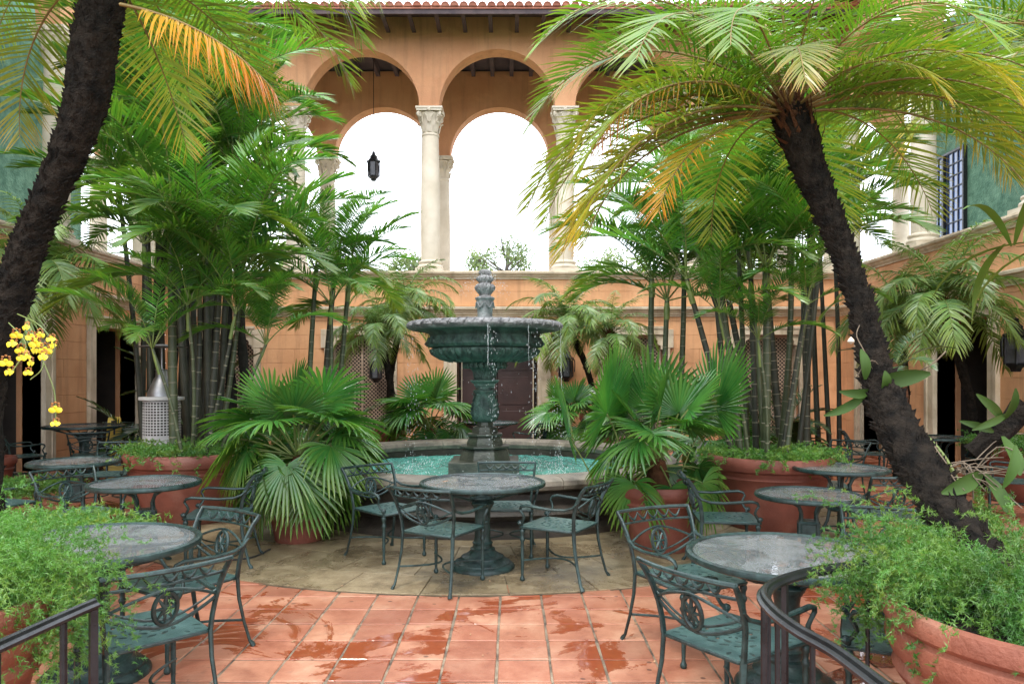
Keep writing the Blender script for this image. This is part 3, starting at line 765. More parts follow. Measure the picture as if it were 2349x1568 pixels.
# wall lanterns and the hanging lantern
def lantern(loc, h, label, hang=None, n=6):
    e = empty('lantern', loc, 0, label, 'lantern'); r = h*.24
    MB().lathe([(r*.35,-.5*h),(r*.45,-.44*h),(r*.75,-.38*h),(r*.8,-.34*h)], n).build('base', M['iron'], e, smooth=0)
    MB().lathe([(r*.74,-.34*h),(r*.74,.12*h)], n).build('pane', simple('old_amber_glass', (.05,.05,.055), (.09,.09,.10), 9, .25, .1), e, smooth=0)
    fr = MB()
    for k in range(n):
        a = 2*PI*k/n; x, y = r*.82*math.cos(a), r*.82*math.sin(a)
        fr.tube([(x,y,-.36*h),(x,y,.14*h),(x*1.1,y*1.1,.20*h)], h*.018, 5)
        fr.tube([(x*1.25,y*1.25,-.22*h),(x*1.3,y*1.3,.0),(x*1.25,y*1.25,.12*h),(x,y,.14*h)], h*.016, 5)
    fr.build('cage', M['iron'], e)
    MB().lathe([(r*.95,.13*h),(r*1.0,.16*h),(r*.7,.22*h),(r*.5,.30*h),(r*.55,.33*h),(r*.3,.38*h),(r*.2,.45*h),(r*.25,.47*h),(.005,.5*h)], n).build('cap', M['iron'], e, smooth=0)
    if hang: MB().tube([(0,0,.5*h),(0,0,hang)], .009, 5).build('chain', M['iron'], e)
    return e
lp = at(857, 381, 18.5)
lantern(lp, .74, 'dark wrought iron lantern hanging in the upper left arch', hang=9.9-lp.z)
for k, (px, py, dd) in enumerate([(960,450,17.3),(958,487,17.3),(790,490,18.3),(700,440,18.6)]):
    A = lp+Vector((0,0,-.40)); B = at(px, py, dd); pts = []
    for q in range(13):
        s_ = q/12; p = A.lerp(B, s_); p.z -= .28*math.sin(PI*s_)*(1 if k < 2 else .5); pts.append(p)
    o = MB().tube(pts, .007, 4).build('cable', M['cable'])
    tag(o, ['upper thin cable sagging from the hanging lantern right to the column', 'lower thin cable sagging from the hanging lantern right to the column', 'thin cable dropping from the hanging lantern down to the left', 'thin cable running left from the hanging lantern into the palms'][k], 'cable', 'cables under the hanging lantern')
lantern(at(2330, 790, 10.2), .75, 'aged wall lantern on the orange wall at the right edge', n=6)
lantern(at(1298, 835, 16.85), .8, 'weathered wall lantern right of the central doorway', n=6)
lantern(at(862, 842, 16.85), .7, 'weathered wall lantern left of the central doorway behind palms', n=6)

# ---------------------------------------------------------------- basin and fountain
bas = empty('fountain_basin', (FX, FY, 0), 0, 'round dark stone basin with pale rim stones holding the pool', 'basin')
RB = 2.42
MB().lathe([(RB+.12,.0),(RB+.12,.07),(RB+.06,.10),(RB+.0,.13),(RB-.02,.16),(RB+.06,.19),(RB+.10,.235),(RB+.07,.28),(RB-.01,.31),(RB-.06,.36),(RB-.06,.42),(RB+.0,.455),(RB-.30,.455),(RB-.30,.10)], 96, cap=False).build('basin_wall', M['basin'], bas)
for k in range(26):
    a0_, a1_ = 2*PI*k/26+.002, 2*PI*(k+1)/26-.002
    prof = [(RB-.31,.462),(RB+.02,.462),(RB+.065,.48),(RB+.085,.52),(RB+.07,.565),(RB+.02,.59),(RB-.10,.60),(RB-.25,.595),(RB-.32,.57),(RB-.335,.52),(RB-.31,.462)]
    vs=[];n=len(prof)-1; S=6
    for q in range(S+1):
        a = a0_+(a1_-a0_)*q/S
        for r_, z in prof[:-1]: vs.append((r_*math.cos(a), r_*math.sin(a), z))
    fs=[(q*n+i, q*n+(i+1)%n, (q+1)*n+(i+1)%n, (q+1)*n+i) for q in range(S) for i in range(n)]
    fs += [tuple(range(n-1,-1,-1)), tuple(S*n+i for i in range(n))]
    MB().add(vs, fs).build('rim_stone', M['rim_stone'], bas)
# rippled pool surface: real waves
n1, n2 = 90, 200
vs = []; fs = []
for i in range(n1+1):
    r_ = .02+(RB-.33)*i/n1
    for j in range(n2):
        a = 2*PI*j/n2; x, y = r_*math.cos(a), r_*math.sin(a)
        z = .006*math.sin(23*x+7*y)+.005*math.sin(-17*x+21*y+1)+.004*math.sin(41*x-33*y)+.004*math.sin(60*r_+2*math.sin(3*a))+rnd.uniform(-.002,.002)
        vs.append((x,y,z*.8))
for i in range(n1):
    for j in range(n2): fs.append((i*n2+j, (i+1)*n2+j, (i+1)*n2+(j+1)%n2, i*n2+(j+1)%n2))
o = MB().add(vs, fs).build('water', M['water'], loc=(FX,FY,.36), smooth=180); tag(o, kind='structure')

ft = empty('fountain', (FX, FY, 0), 0, 'tall tiered green patina fountain with wide carved bowl in the pool centre', 'fountain')
def gad(a, ph): return math.cos(a*24+ph)
s172 = lambda y: CH-(y-860)/172.3
Z = s172
# square plinth (octagonal steps)
MB().box(-.45,.45,-.45,.45,.1,Z(1052), bev=.012).build('plinth', M['fountain_dark'], ft, smooth=0)
MB().lathe([(.36,Z(1054)),(.355,Z(1048)),(.34,Z(1038)),(.315,Z(1028)),(.305,Z(1026)),(.345,Z(1025)),(.35,Z(1022)),(.345,Z(1020)),(.255,Z(1019)),(.25,Z(1010)),(.215,Z(1000)),(.21,Z(999)),(.245,Z(998)),(.25,Z(995)),(.245,Z(993)),(.18,Z(992)),(.178,Z(984)),(.17,Z(979))], 8).build('stepped_base', M['fountain_dark'], ft, rz=PI/8, smooth=30)
MB().lathe([(.15,Z(979)),(.15,Z(977)),(.115,Z(975)),(.11,Z(967))], 8).build('collar', M['fountain_dark'], ft, rz=PI/8, smooth=30)
def acan(a, ph): return math.cos(a*8+ph)**2*.7+.3*math.cos(a*24)
bal = [(r_, Z(y), am) for y, r_, am in [(967,.10,0),(966,.12,.03),(961,.15,.06),(954,.168,.09),(946,.174,.10),(936,.168,.10),(925,.152,.10),(914,.134,.08),(906,.128,.05),(901,.14,.03),(898,.155,.02),(895,.155,0),(893,.13,0),(889,.12,0)]]
MB().lathe(bal, 96, mod=acan).build('baluster', M['fountain'], ft)
lv = MB()
def leafstrip(mb, pts, ws, d, tt, ridge=.012):
    vs=[]
    for p, w_ in zip(pts, ws): vs += [p-tt*w_, p-tt*w_*.5+d*ridge*.4, p+d*ridge, p+tt*w_*.5+d*ridge*.4, p+tt*w_]
    mb.add(vs, [(5*i+j,5*i+j+1,5*i+j+6,5*i+j+5) for i in range(len(pts)-1) for j in range(4)])
for k in range(8):
    a = 2*PI*k/8+.2; d = Vector((math.cos(a), math.sin(a),0)); tt = Vector((-math.sin(a), math.cos(a),0))
    leafstrip(lv, [d*r_+Vector((0,0,Z(y))) for y, r_ in [(965,.125),(957,.165),(946,.180),(932,.170),(918,.148),(908,.140),(902,.158),(905,.168)]], [.012,.034,.050,.048,.034,.030,.026,.008], d, tt, .012)
    for s_ in (-1,1):
        for q in range(5):
            y = 960-q*10; r_ = (.158,.178,.180,.170,.155)[q]
            p0 = d*r_+Vector((0,0,Z(y))); p1 = p0+tt*s_*.045+Vector((0,0,.035)); lv.tube([p0, (p0+p1)/2+d*.008, p1], [.008,.007,.002], 5)
lv.build('acanthus_leaf', M['fountain'], ft)
MB().lathe([(.17,Z(889)),(.175,Z(886)),(.195,Z(884)),(.20,Z(880)),(.235,Z(877)),(.262,Z(874)),(.265,Z(871)),(.20,Z(870))], 4).build('square_block', M['fountain'], ft, rz=PI/4, smooth=20)
def flu(a, ph): return math.cos(a*28)
MB().lathe([(.14,Z(870)),(.15,Z(867)),(.148,Z(862),.05),(.152,Z(855),.06),(.165,Z(849),.06),(.195,Z(845),.05),(.205,Z(844)),(.20,Z(842)),(.20,Z(830))], 112, mod=flu).build('fluted_capital', M['fountain'], ft)
# egg-shaped gadroons under the bowl
g = MB()
for k in range(22):
    a = 2*PI*k/22; g.lathe([(.0,-.045),(.03,-.03),(.038,0),(.03,.035),(0,.045)], 7, (.265*math.cos(a), .265*math.sin(a), Z(838)), cap=False)
g.build('gadroon_ring', M['fountain'], ft)
# bowl
def gb(a, ph): return abs(math.cos(a*20+ph))
prof = [(.20,Z(832)),(.42,Z(829),.02),(.55,Z(824),.04),(.65,Z(815),.05),(.70,Z(806),.04),(.705,Z(801),.02),(.685,Z(798)),(.74,Z(797)),(.768,Z(791),.015),(.76,Z(785),.02),(.73,Z(779),.02),(.72,Z(772),.01),(.75,Z(766)),(.83,Z(761)),(.94,Z(757.5))]
MB().lathe(prof+[(.93,prof[-1][1]+.03),(.6,prof[-1][1]-.03),(.2,prof[-1][1]-.08)], 160, mod=gb, cap=False).build('bowl', M['fountain'], ft)
ZR = prof[-1][1]
rm = MB()
def rimm(a, ph): return math.cos(a*30+ph)
rm.lathe([(.93,ZR-.012),(.975,ZR-.005),(1.015,ZR+.015,.006,0),(1.03,ZR+.04,.010,.4),(1.02,ZR+.07,.010,.9),(.985,ZR+.095,.008,1.4),(.93,ZR+.105),(.90,ZR+.10),(.90,ZR+.0)], 240, mod=rimm, cap=False)
for k in range(60):
    a = 2*PI*k/60; d = Vector((math.cos(a), math.sin(a),0)); tt = Vector((-math.sin(a), math.cos(a),0))
    pts = [d*.965+tt*-.03+Vector((0,0,ZR+.0)), d*1.025+tt*-.015+Vector((0,0,ZR+.03)), d*1.03+Vector((0,0,ZR+.06)), d*1.0+tt*.02+Vector((0,0,ZR+.092)), d*.94+tt*.03+Vector((0,0,ZR+.106))]
    rm.tube(pts, [.006,.010,.011,.010,.005], 6)
rm.build('bowl_rim', M['fountain_top'], ft)
# carved scrolls on the bowl belly
sc_ = MB()
for k in range(20):
    a = 2*PI*k/20; d = Vector((math.cos(a), math.sin(a),0)); tt = Vector((-math.sin(a), math.cos(a),0))
    zz = ZR-.30; r0 = .74
    pts = [d*(.46)+Vector((0,0,Z(830))), d*(.60)+tt*.02+Vector((0,0,Z(822))), d*(.70)+tt*.05+Vector((0,0,Z(811))), d*(.725)+tt*.03+Vector((0,0,Z(804))), d*(.72)+tt*-.01+Vector((0,0,Z(805))), d*(.715)+Vector((0,0,Z(809)))]
    sc_.tube(pts, [.010,.018,.020,.018,.014,.01], 6)
    a += PI/20; d = Vector((math.cos(a), math.sin(a),0)); tt = Vector((-math.sin(a), math.cos(a),0))
    pts = [d*.75+Vector((0,0,Z(796))), d*.785+Vector((0,0,Z(790))), d*.75+Vector((0,0,Z(782))), d*.735+Vector((0,0,Z(775)))]
    leafstrip(sc_, pts, [.02,.045,.04,.015], d, tt, .02)
sc_.build('carved_relief', M['fountain'], ft)
MB().lathe([(.0,ZR+.07),(.92,ZR+.07)], 64, cap=False).build('bowl_water', M['water'], ft, smooth=0)
def fl12(a, ph): return math.cos(a*12+ph)
MB().lathe([(.26,ZR+.07),(.25,ZR+.10),(.20,ZR+.125),(.145,ZR+.14),(.135,ZR+.17),(.125,ZR+.2),(.13,ZR+.24),(.14,ZR+.34,.02),(.145,ZR+.40,.02),(.165,ZR+.41),(.17,ZR+.43),(.15,ZR+.44),(.10,ZR+.455),(.095,ZR+.47,.03),(.12,ZR+.50,.08),(.155,ZR+.54,.10),(.165,ZR+.575,.10),(.14,ZR+.61,.06),(.10,ZR+.625),(.105,ZR+.64,.05),(.135,ZR+.67,.12),(.135,ZR+.70,.12),(.10,ZR+.725,.05),(.085,ZR+.735),(.10,ZR+.76,.15),(.09,ZR+.79,.15),(.045,ZR+.81),(.0,ZR+.815)], 72, mod=fl12).build('finial', M['fountain_top'], ft).scale = (.78,.78,1)
sw_ = MB()
for k in range(6):
    a = 2*PI*k/6; 
    pts = [Vector((math.cos(a+t_)*.155, math.sin(a+t_)*.155, ZR+.37-.07*math.sin(PI*(t_+.4)/.8))) for t_ in (-.4,-.25,-.1,0,.1,.25,.4)]
    sw_.tube(pts, .013, 5)
sw_.build('garland', M['fountain_top'], ft).scale = (.78,.78,1)
# falling drops
dr = MB()
def streak(x, y, z, l, r_): dr.add([(x-r_,y,z),(x+r_,y,z),(x,y-r_,z),(x,y,z+l),(x,y,z-l*.3)], [(0,2,3),(2,1,3),(1,0,3),(0,4,2),(2,4,1),(1,4,0)])
for k in range(620):
    a = rnd.choice([rnd.uniform(0,2*PI), rnd.gauss(-.35,.12), rnd.gauss(-1.45,.04), rnd.gauss(3.6,.15), rnd.gauss(-.9,.05)])
    r_ = 1.03+rnd.gauss(0,.03); z = rnd.uniform(.38, ZR)
    streak(FX+r_*math.cos(a), FY+r_*math.sin(a), z, rnd.uniform(.008,.028), rnd.uniform(.0018,.0035))
for k in range(150):
    a = rnd.uniform(0,2*PI); r_ = rnd.uniform(.12,.35); streak(FX+r_*math.cos(a), FY+r_*math.sin(a), ZR+.75-2.2*(r_-.12)**1.4+rnd.uniform(-.06,.04), .012, .003)
for k in range(420):
    a = rnd.uniform(0,2*PI); r_ = 1.03+rnd.gauss(0,.14); streak(FX+r_*math.cos(a), FY+r_*math.sin(a), .37+rnd.uniform(0,.07), .015, .005)
o = dr.build('water_drops', M['drop'], smooth=0); tag(o, 'falling water drops around the fountain bowl', 'water', kind='stuff')
st = MB(); 
for a, w_ in ((-1.50,.0028),(-.30,.002),(-1.0,.0015)):
    pts = []
    for q in range(16):
        s_ = q/15; pts.append((FX+(1.035+.01*s_)*math.cos(a)+rnd.uniform(-.003,.003), FY+(1.035+.01*s_)*math.sin(a), ZR+.02-s_*(.5 if a != -.30 else .9)))
    st.tube(pts, [w_*rnd.uniform(.4,1.2) for _ in pts], 5)
o = st.build('water_trickle', M['drop']); tag(o, 'thin trickles of water running off the bowl rim', 'water', kind='stuff')

# ---------------------------------------------------------------- chair
def curve_plate(name, outline, holes, thick, mat):
    cu = bpy.data.curves.new(name, 'CURVE'); cu.dimensions = '2D'; cu.fill_mode = 'BOTH'; cu.extrude = thick/2
    for pts in [outline]+holes:
        sp_ = cu.splines.new('POLY'); sp_.points.add(len(pts)-1)
        for i, (x, y) in enumerate(pts): sp_.points[i].co = (x, y, 0, 1)
        sp_.use_cyclic_u = True
    o = bpy.data.objects.new(name, cu); COL.objects.link(o)
    dg = bpy.context.evaluated_depsgraph_get(); me = bpy.data.meshes.new_from_object(o.evaluated_get(dg))
    bpy.data.objects.remove(o); bpy.data.curves.remove(cu)
    me.materials.clear(); me.materials.append(mat); me.name = name
    return me
def ell(cx, cy, a, b_, rot, n=9):
    return [(cx+a*math.cos(q)*math.cos(rot)-b_*math.sin(q)*math.sin(rot), cy+a*math.cos(q)*math.sin(rot)+b_*math.sin(q)*math.cos(rot)) for q in [2*PI*i/n for i in range(n)]]
out = [(-.235,.235),(-.215,.247),(0,.252),(.215,.247),(.235,.235),(.232,.0),(.222,-.215),(.205,-.235),(0,-.24),(-.205,-.235),(-.222,-.215),(-.232,0)]
holes = []
for k in range(8): a = PI/4*k+.2; holes.append(ell(.036*math.cos(a), .036*math.sin(a), .016, .008, a))
for k in range(10): a = PI/5*k; holes.append(ell(.088*math.cos(a), .088*math.sin(a), .024, .012, a+1.0))
for k in range(14): a = 2*PI/14*k+.15; holes.append(ell(.142*math.cos(a), .142*math.sin(a), .025, .012, a+1.9))
for sx in (-1,1):
    for sy in (-1,1):
        for (x, y, r_) in ((.185,.185,.7),(.198,.130,1.2),(.130,.198,.3)): holes.append(ell(sx*x, sy*y, .021, .010, math.atan2(sy,sx)*1+r_-.8))
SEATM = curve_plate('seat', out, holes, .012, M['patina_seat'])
def V3(*a): return Vector(a)
def make_chair():
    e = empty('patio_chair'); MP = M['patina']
    s = linkobj('seat', SEATM, e, (0,0,.43))
    mb = MB(); mb.tube([(x,y,.425) for x, y in out], .009, 6, closed=True); mb.build('seat_rim', MP, s, loc=(0,0,-.43))
    for sx in (-1,1):
        # rear leg
        MB().tube([(sx*.262,-.315,.0),(sx*.258,-.312,.012),(sx*.252,-.295,.035),(sx*.240,-.262,.16),(sx*.230,-.235,.30),(sx*.228,-.225,.43)], [.019,.018,.013,.013,.015,.017], 8, flat=.75).build('leg', MP, e)
        # front leg turned
        L = [(.013,0),(.019,.008),(.020,.022),(.013,.036),(.011,.05),(.013,.10),(.0145,.17),(.014,.27),(.013,.31),(.021,.325),(.022,.335),(.014,.35),(.016,.375),(.023,.39),(.021,.405),(.014,.415),(.017,.43)]
        MB().lathe(L, 9, (sx*.222,.222,0)).build('leg', MP, e)
        # arm: sweeps from the back post, over and down in a scroll to the seat corner
        pts = [(sx*.262,-.275,.66),(sx*.262,-.235,.622),(sx*.272,-.17,.600),(sx*.282,-.06,.596),(sx*.285,.07,.606),(sx*.282,.16,.612),(sx*.276,.205,.600),(sx*.270,.218,.575),(sx*.264,.200,.545),(sx*.256,.190,.515),(sx*.246,.205,.485),(sx*.234,.224,.46),(sx*.226,.226,.44)]
        a = MB(); a.tube(pts, [.011,.013,.014,.015,.016,.016,.014,.012,.011,.012,.013,.014,.014], 8, flat=.8); 
        a.lathe([(0,-.022),(.018,-.014),(.024,0),(.018,.014),(0,.022)], 8, (sx*.236,.236,.462), cap=False); a.build('arm', MP, e)
        # C stretcher bowing to the middle
        pts = []
        for q in range(11):
            t_ = q/10; pts.append((sx*(.235-.205*math.sin(PI*t_)), .222-.485*t_, .165+.0*t_))
        MB().tube(pts, .008, 6).build('stretcher', MP, e)
    b = empty('backrest', parent=e)
    fr = MB()
    for sx in (-1,1):
        fr.tube([(sx*.228,-.225,.43),(sx*.236,-.228,.50),(sx*.248,-.240,.58),(sx*.258,-.268,.66),(sx*.268,-.305,.73),(sx*.278,-.345,.785)], [.017,.016,.016,.017,.017,.014], 8, flat=.7)
    def bow(z, yb, hw, n=9, dy=-.045): return [(hw*(2*q/(n-1)-1), yb+dy*(1-(2*q/(n-1)-1)**2), z) for q in range(n)]
    fr.tube(bow(.783,-.342,.280), .012, 7); fr.tube(bow(.715,-.296,.262), .008, 6)
    # eye-shaped ribs round the medallion
    def rib(z0, z1, y0_, y1_):
        return [(x, y0_+(y1_-y0_)*(1-(x/.25)**2)-.02*(1-(x/.25)**2), z0+(z1-z0)*(1-abs(x/.25)**1.6)) for x in [-.25+.5*q/12 for q in range(13)]]
    fr.tube(rib(.600,.680,-.246,-.285), .0075, 6); fr.tube(rib(.590,.500,-.243,-.235), .009, 6); fr.tube(rib(.625,.535,-.252,-.245), .006, 6)
    fr.build('back_frame', MP, b)
    swg = MB(); n = 5
    for k in range(n):
        x0 = -.205+k*.41/n; w_ = .41/n
        pts = []
        for q in range(7):
            t_ = q/6; x = x0+w_*t_; yy = -.335-.030*(1-(x/.25)**2)
            pts.append((x, yy+.010+.014*math.sin(PI*t_), .772-.042*math.sin(PI*t_)))
        swg.tube(pts, [.003,.005,.008,.010,.008,.005,.003], 6)
    swg.build('swag', MP, b)
    md = MB(); cy, cz = -.284, .592
    ringp = [(.052*math.cos(q), cy-.14*.075*math.sin(q)*1.5, cz+.075*math.sin(q)) for q in [2*PI*i/20 for i in range(20)]]
    md.tube(ringp, .0115, 6, closed=True)
    for k in range(8):
        q = PI/4*k; md.tube([(0,cy,cz),(.05*math.cos(q), cy-.0157*math.sin(q), cz+.072*math.sin(q))], [.012,.004], 5)
    md.lathe([(0,-.012),(.012,0),(0,.012)], 8, (0,cy,cz), cap=False)
    md.build('medallion', MP, b)
    return e
def make_table():
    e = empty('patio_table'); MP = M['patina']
    MB().lathe([(.0,.718),(.505,.718),(.505,.724),(.0,.724)], 56, cap=False).build('glass_top', M['glass'], e, smooth=20)
    MB().lathe([(.497,.700),(.520,.696),(.534,.703),(.537,.715),(.532,.730),(.515,.737),(.500,.731),(.495,.7255),(.506,.7255),(.506,.7165),(.497,.7165),(.497,.700)], 64, cap=False).build('rim', MP, e)
    mb = MB()
    mb.lathe([(.275,0),(.275,.018),(.262,.034),(.240,.045),(.238,.056),(.215,.066),(.185,.088),(.180,.100),(.150,.112),(.118,.135),(.105,.150),(.105,.165),(.085,.175),(.082,.20),(.088,.215),(.075,.225),(.068,.26),(.066,.46),(.072,.50),(.095,.535),(.10,.55),(.085,.565),(.105,.58),(.115,.592),(.10,.605),(.06,.615),(.05,.63),(.02,.64)], 32)
    mb.build('pedestal', MP, e)
    sp_ = MB()
    for k in range(4):
        a = PI/4+PI/2*k
        pts = [(r_*math.cos(a), r_*math.sin(a), z) for r_, z in ((.05,.53),(.10,.575),(.18,.60),(.28,.625),(.38,.660),(.46,.690),(.50,.702))]
        sp_.tube(pts, [.014,.014,.012,.012,.011,.010,.010], 6)
        sp_.tube([(.02*math.cos(a),.02*math.sin(a),.704),(.5*math.cos(a),.5*math.sin(a),.704)], .011, 5, flat=.5)
        a2 = a+.30; 
        sp_.tube([(r_*math.cos(a2), r_*math.sin(a2), z) for r_, z in ((.06,.56),(.16,.60),(.30,.64),(.49,.700))], .007, 5)
    sp_.tube([(.25*math.cos(q), .25*math.sin(q), .703) for q in [2*PI*i/32 for i in range(32)]], .011, 6, closed=True)
    sp_.build('support_arms', MP, e)
    return e
def make_table_small():
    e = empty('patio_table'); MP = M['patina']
    MB().lathe([(.0,.718),(.425,.718),(.425,.724),(.0,.724)], 48, cap=False).build('glass_top', M['glass'], e, smooth=20)
    MB().lathe([(.417,.698),(.440,.694),(.452,.703),(.454,.715),(.448,.730),(.430,.737),(.417,.731),(.414,.7255),(.426,.7255),(.426,.7165),(.417,.7165),(.417,.698)], 56, cap=False).build('rim', MP, e)
    MB().box(-.085,.085,-.085,.085,.30,.50, bev=.01).build('cabinet', MP, e, smooth=0)
    pn = MB()
    for k in range(4):
        a = PI/2*k; d = V3(math.cos(a), math.sin(a),0); tt = V3(-math.sin(a), math.cos(a),0)
        for s_ in (-1,1): pn.tube([d*.088+tt*.06*s_+V3(0,0,.32), d*.088+tt*.06*s_+V3(0,0,.48)], .006, 4)
        for z in (.32,.48): pn.tube([d*.088-tt*.06+V3(0,0,z), d*.088+tt*.06+V3(0,0,z)], .006, 4)
    pn.build('cabinet_moulding', MP, e)
    for k in range(4):
        a = PI/4+PI/2*k; d = V3(math.cos(a), math.sin(a), 0)
        MB().tube([d*.27+V3(0,0,.01), d*.235+V3(0,0,.03), d*.17+V3(0,0,.10), d*.12+V3(0,0,.20), d*.10+V3(0,0,.31)], [.020,.016,.014,.016,.018], 7).build('leg', MP, e)
        MB().tube([d*.09+V3(0,0,.49), d*.085+V3(0,0,.56), d*.12+V3(0,0,.63), d*.22+V3(0,0,.68), d*.38+V3(0,0,.70), d*.425+V3(0,0,.703)], [.018,.016,.015,.013,.011,.010], 7).build('support_arm', MP, e)
    MB().tube([(.16*math.cos(q), .16*math.sin(q), .12) for q in [2*PI*i/24 for i in range(24)]], .008, 5, closed=True).build('stretcher', MP, e)
    return e
chair0 = make_chair(); table0 = make_table(); table1 = make_table_small()
used = {}
def put(proto, x, y, fx, fy, label, cat, group, s=1.0):
    o = copy_tree(proto) if used.get(proto.name) else proto
    used[proto.name] = True
    o.location = (x, y, .009 if math.hypot(x-FX, y-FY) < 4.35 else 0); o.rotation_euler = (0,0, math.atan2(fy, fx)-PI/2); o.scale = (s,s,s)
    return tag(o, label, cat, group)
GT = 'round glass-topped patio tables'
TB = [
 (0, at(1107,1106,6.285), 1.0, 'round glass patio table right in front of the fountain basin'),
 (0, at(1805,1258,3.88), .97, 'large wet round table nearest the camera on the right, ringed by chairs'),
 (0, at(221,1242,4.04), 1.0, 'large round table nearest the camera on the left, half under the fern'),
 (1, at(332,1105,6.31), 1.0, 'small round table in front of the wide left terracotta bowl'),
 (1, at(172,1057,7.85), 1.0, 'small round table at left, second behind the foreground table'),
 (0, (-7.0, 12.1, 0), 1.12, 'farthest left round table beside the yellow floor sign'),
 (1, at(1928,1071,7.3), 1.0, 'small round table partly behind the wide right terracotta bowl'),
 (1, at(1855,1117,6.0), .93, 'small dark round table in front of the wide right terracotta bowl'),
 (1, (6.30, 10.9, 0), 1.0, 'farthest right round table beyond the leaning palm trunk'),
 (0, (-.42, 13.8, 0), 1.03, 'round table seen behind the fountain pedestal by the doorway')]
for k, p, s_, lab in TB: put((table0, table1)[k], p[0], p[1], math.cos(.4*k+p[0]), math.sin(.4*k+p[0]), lab, 'table', GT, s_)
CH_ = [
 (-.535,5.80,.216,.405,'chair with its back to the camera at the table before the fountain'),
 (-1.107,6.68,.33,-.32,'chair left of the table before the fountain, turned three quarters to the camera'),
 (.385,5.955,-.41,.23,'chair right of the table before the fountain, turned away to the left'),
 (-.05,6.82,0,-1,'chair between the table and the basin rim, facing the camera'),
 (1.06,4.44,.45,-.9,'upright chair at the rear left of the near right table, medallion facing us'),
 (1.03,3.43,.82,.57,'nearest chair at the right, its back to us beside the black handrail'),
 (2.25,4.42,-.45,-.9,'chair behind the near right table, its top rail showing over fern'),
 (1.80,3.42,-.9,.40,'chair right of the near right table, seat showing under the fern'),
 (-1.96,4.37,-.54,-.84,'chair at the rear right of the near left table, open back to us'),
 (-1.76,3.53,-.7,.7,'nearest chair at the left, its back to us beside the fern'),
 (-2.55,6.45,-.95,-.15,'shaded chair between the small left table and the fan palm pot'),
 (-3.80,6.55,.8,-.5,'chair left of the small table at the wide left bowl'),
 (-4.85,6.95,.3,.9,'chair at the left edge in front of the second small table'),
 (-4.95,9.1,.1,-1,'chair behind the second small left table, seat edge showing'),
 (-7.15,13.1,0,-1,'chair against the left wall behind the farthest left table'),
 (-6.05,12.3,-.9,-.3,'chair tipped in profile right of the farthest left table'),
 (-6.45,11.3,-.4,.8,'chair with its back to us in front of the farthest left table'),
 (-7.35,11.1,.5,.6,'chair at the left wall in front of the farthest left table'),
 (3.45,8.2,-.3,-1,'chair behind the small table at the wide right bowl'),
 (4.10,9.4,-.8,-.5,'bright edged chair standing free right of the wide right bowl'),
 (3.25,6.55,-.1,1,'chair in front of the table right of the wide bowl, over the fern'),
 (5.50,11.5,.9,-.3,'chair seen side-on left of the farthest right table'),
 (6.35,11.8,0,-1,'chair behind the farthest right table facing the camera'),
 (6.85,10.6,-.9,.2,'chair right of the farthest right table beside a planter'),
 (5.75,8.5,-.8,.5,'chair alone near the right edge, under the orchid leaves'),
 (1.80,6.25,.95,-.1,'dark chair in shade left of the small dark table, before the fan palm pot'),
 (-1.05,13.6,.9,.1,'chair left of the table behind the fountain'),
 (.35,13.3,-.7,.5,'chair right of the table behind the fountain, its back to us'),
 (1.05,13.9,-.9,-.1,'chair seen side-on farther right of the table behind the fountain')]
for x, y, fx, fy, lab in CH_: put(chair0, x, y, fx, fy, lab, 'chair', 'green cast metal patio chairs')

# ---------------------------------------------------------------- pots
def pot(x, y, r_, h, label, mat='terracotta', style=0, group='terracotta pots'):
    e = empty('terracotta_pot', (x,y,.0), 0, label, 'pot', group)
    if style == 0: pr = [(r_*.62,0),(r_*.66,.02),(r_*.74,h*.25),(r_*.86,h*.55),(r_*.90,h*.70),(r_*.93,h*.72),(r_*.90,h*.75),(r_*.92,h*.80),(r_*.98,h*.83),(r_*1.0,h*.88),(r_*1.0,h*.95),(r_*.97,h*.995),(r_*.92,h),(r_*.88,h*.98),(r_*.86,h*.86)]
    else: pr = [(r_*.55,0),(r_*.60,.02),(r_*.70,h*.2),(r_*.80,h*.5),(r_*.84,h*.60),(r_*.90,h*.62),(r_*.93,h*.66),(r_*.90,h*.71),(r_*.94,h*.74),(r_*.975,h*.80),(r_*.97,h*.86),(r_*.94,h*.88),(r_*.99,h*.91),(r_*1.0,h*.95),(r_*.98,h*.99),(r_*.93,h),(r_*.89,h*.98),(r_*.87,h*.86)]
    MB().lathe(pr, 56).build('body', M[mat], e)
    MB().lathe([(r_*.885,h*.9),(r_*.5,h*.93),(.001,h*.95)], 32, cap=False).build('soil', M['soil'], e)
    return e
pot(1.99, 2.70, .58, .79, 'big ribbed terracotta pot cut by the lower right corner, fern spilling out', style=1)
pot(-2.26, 2.80, .46, .79, 'terracotta pot buried under fern at the lower left corner', style=1)
pot(-3.65, 8.45, .72, .78, 'wide terracotta bowl at left holding tall ringed canes', 'terracotta_dark')
pot(2.80, 8.05, .66, .78, 'wide terracotta bowl at right holding a dense clump of canes', 'terracotta_dark')
pot(-2.12, 7.35, .34, .62, 'round terracotta pot under the left fan palm', 'terracotta_dark')
pot(1.40, 7.0, .42, .62, 'terracotta pot under the right fan palm, beside the basin', 'terracotta_dark')
pot(-1.42, 12.9, .42, .5, 'small terracotta pot under the fan palm behind the basin at left', 'terracotta_dark')
pot(1.0, 13.6, .42, .5, 'small terracotta pot under the fan palm behind the basin at right', 'terracotta_dark')
pot(7.0-.15, 9.7, .60, .72, 'terracotta planter with bright fern near the right wall', 'terracotta_dark')
pot(-3.45, 4.75, .45, .55, 'terracotta pot at the left edge holding the thick dark palm', 'terracotta_dark')
pot(5.05, 13.2, .55, .40, 'low terracotta planter of broad leaves by the right rear corner', 'terracotta_dark')
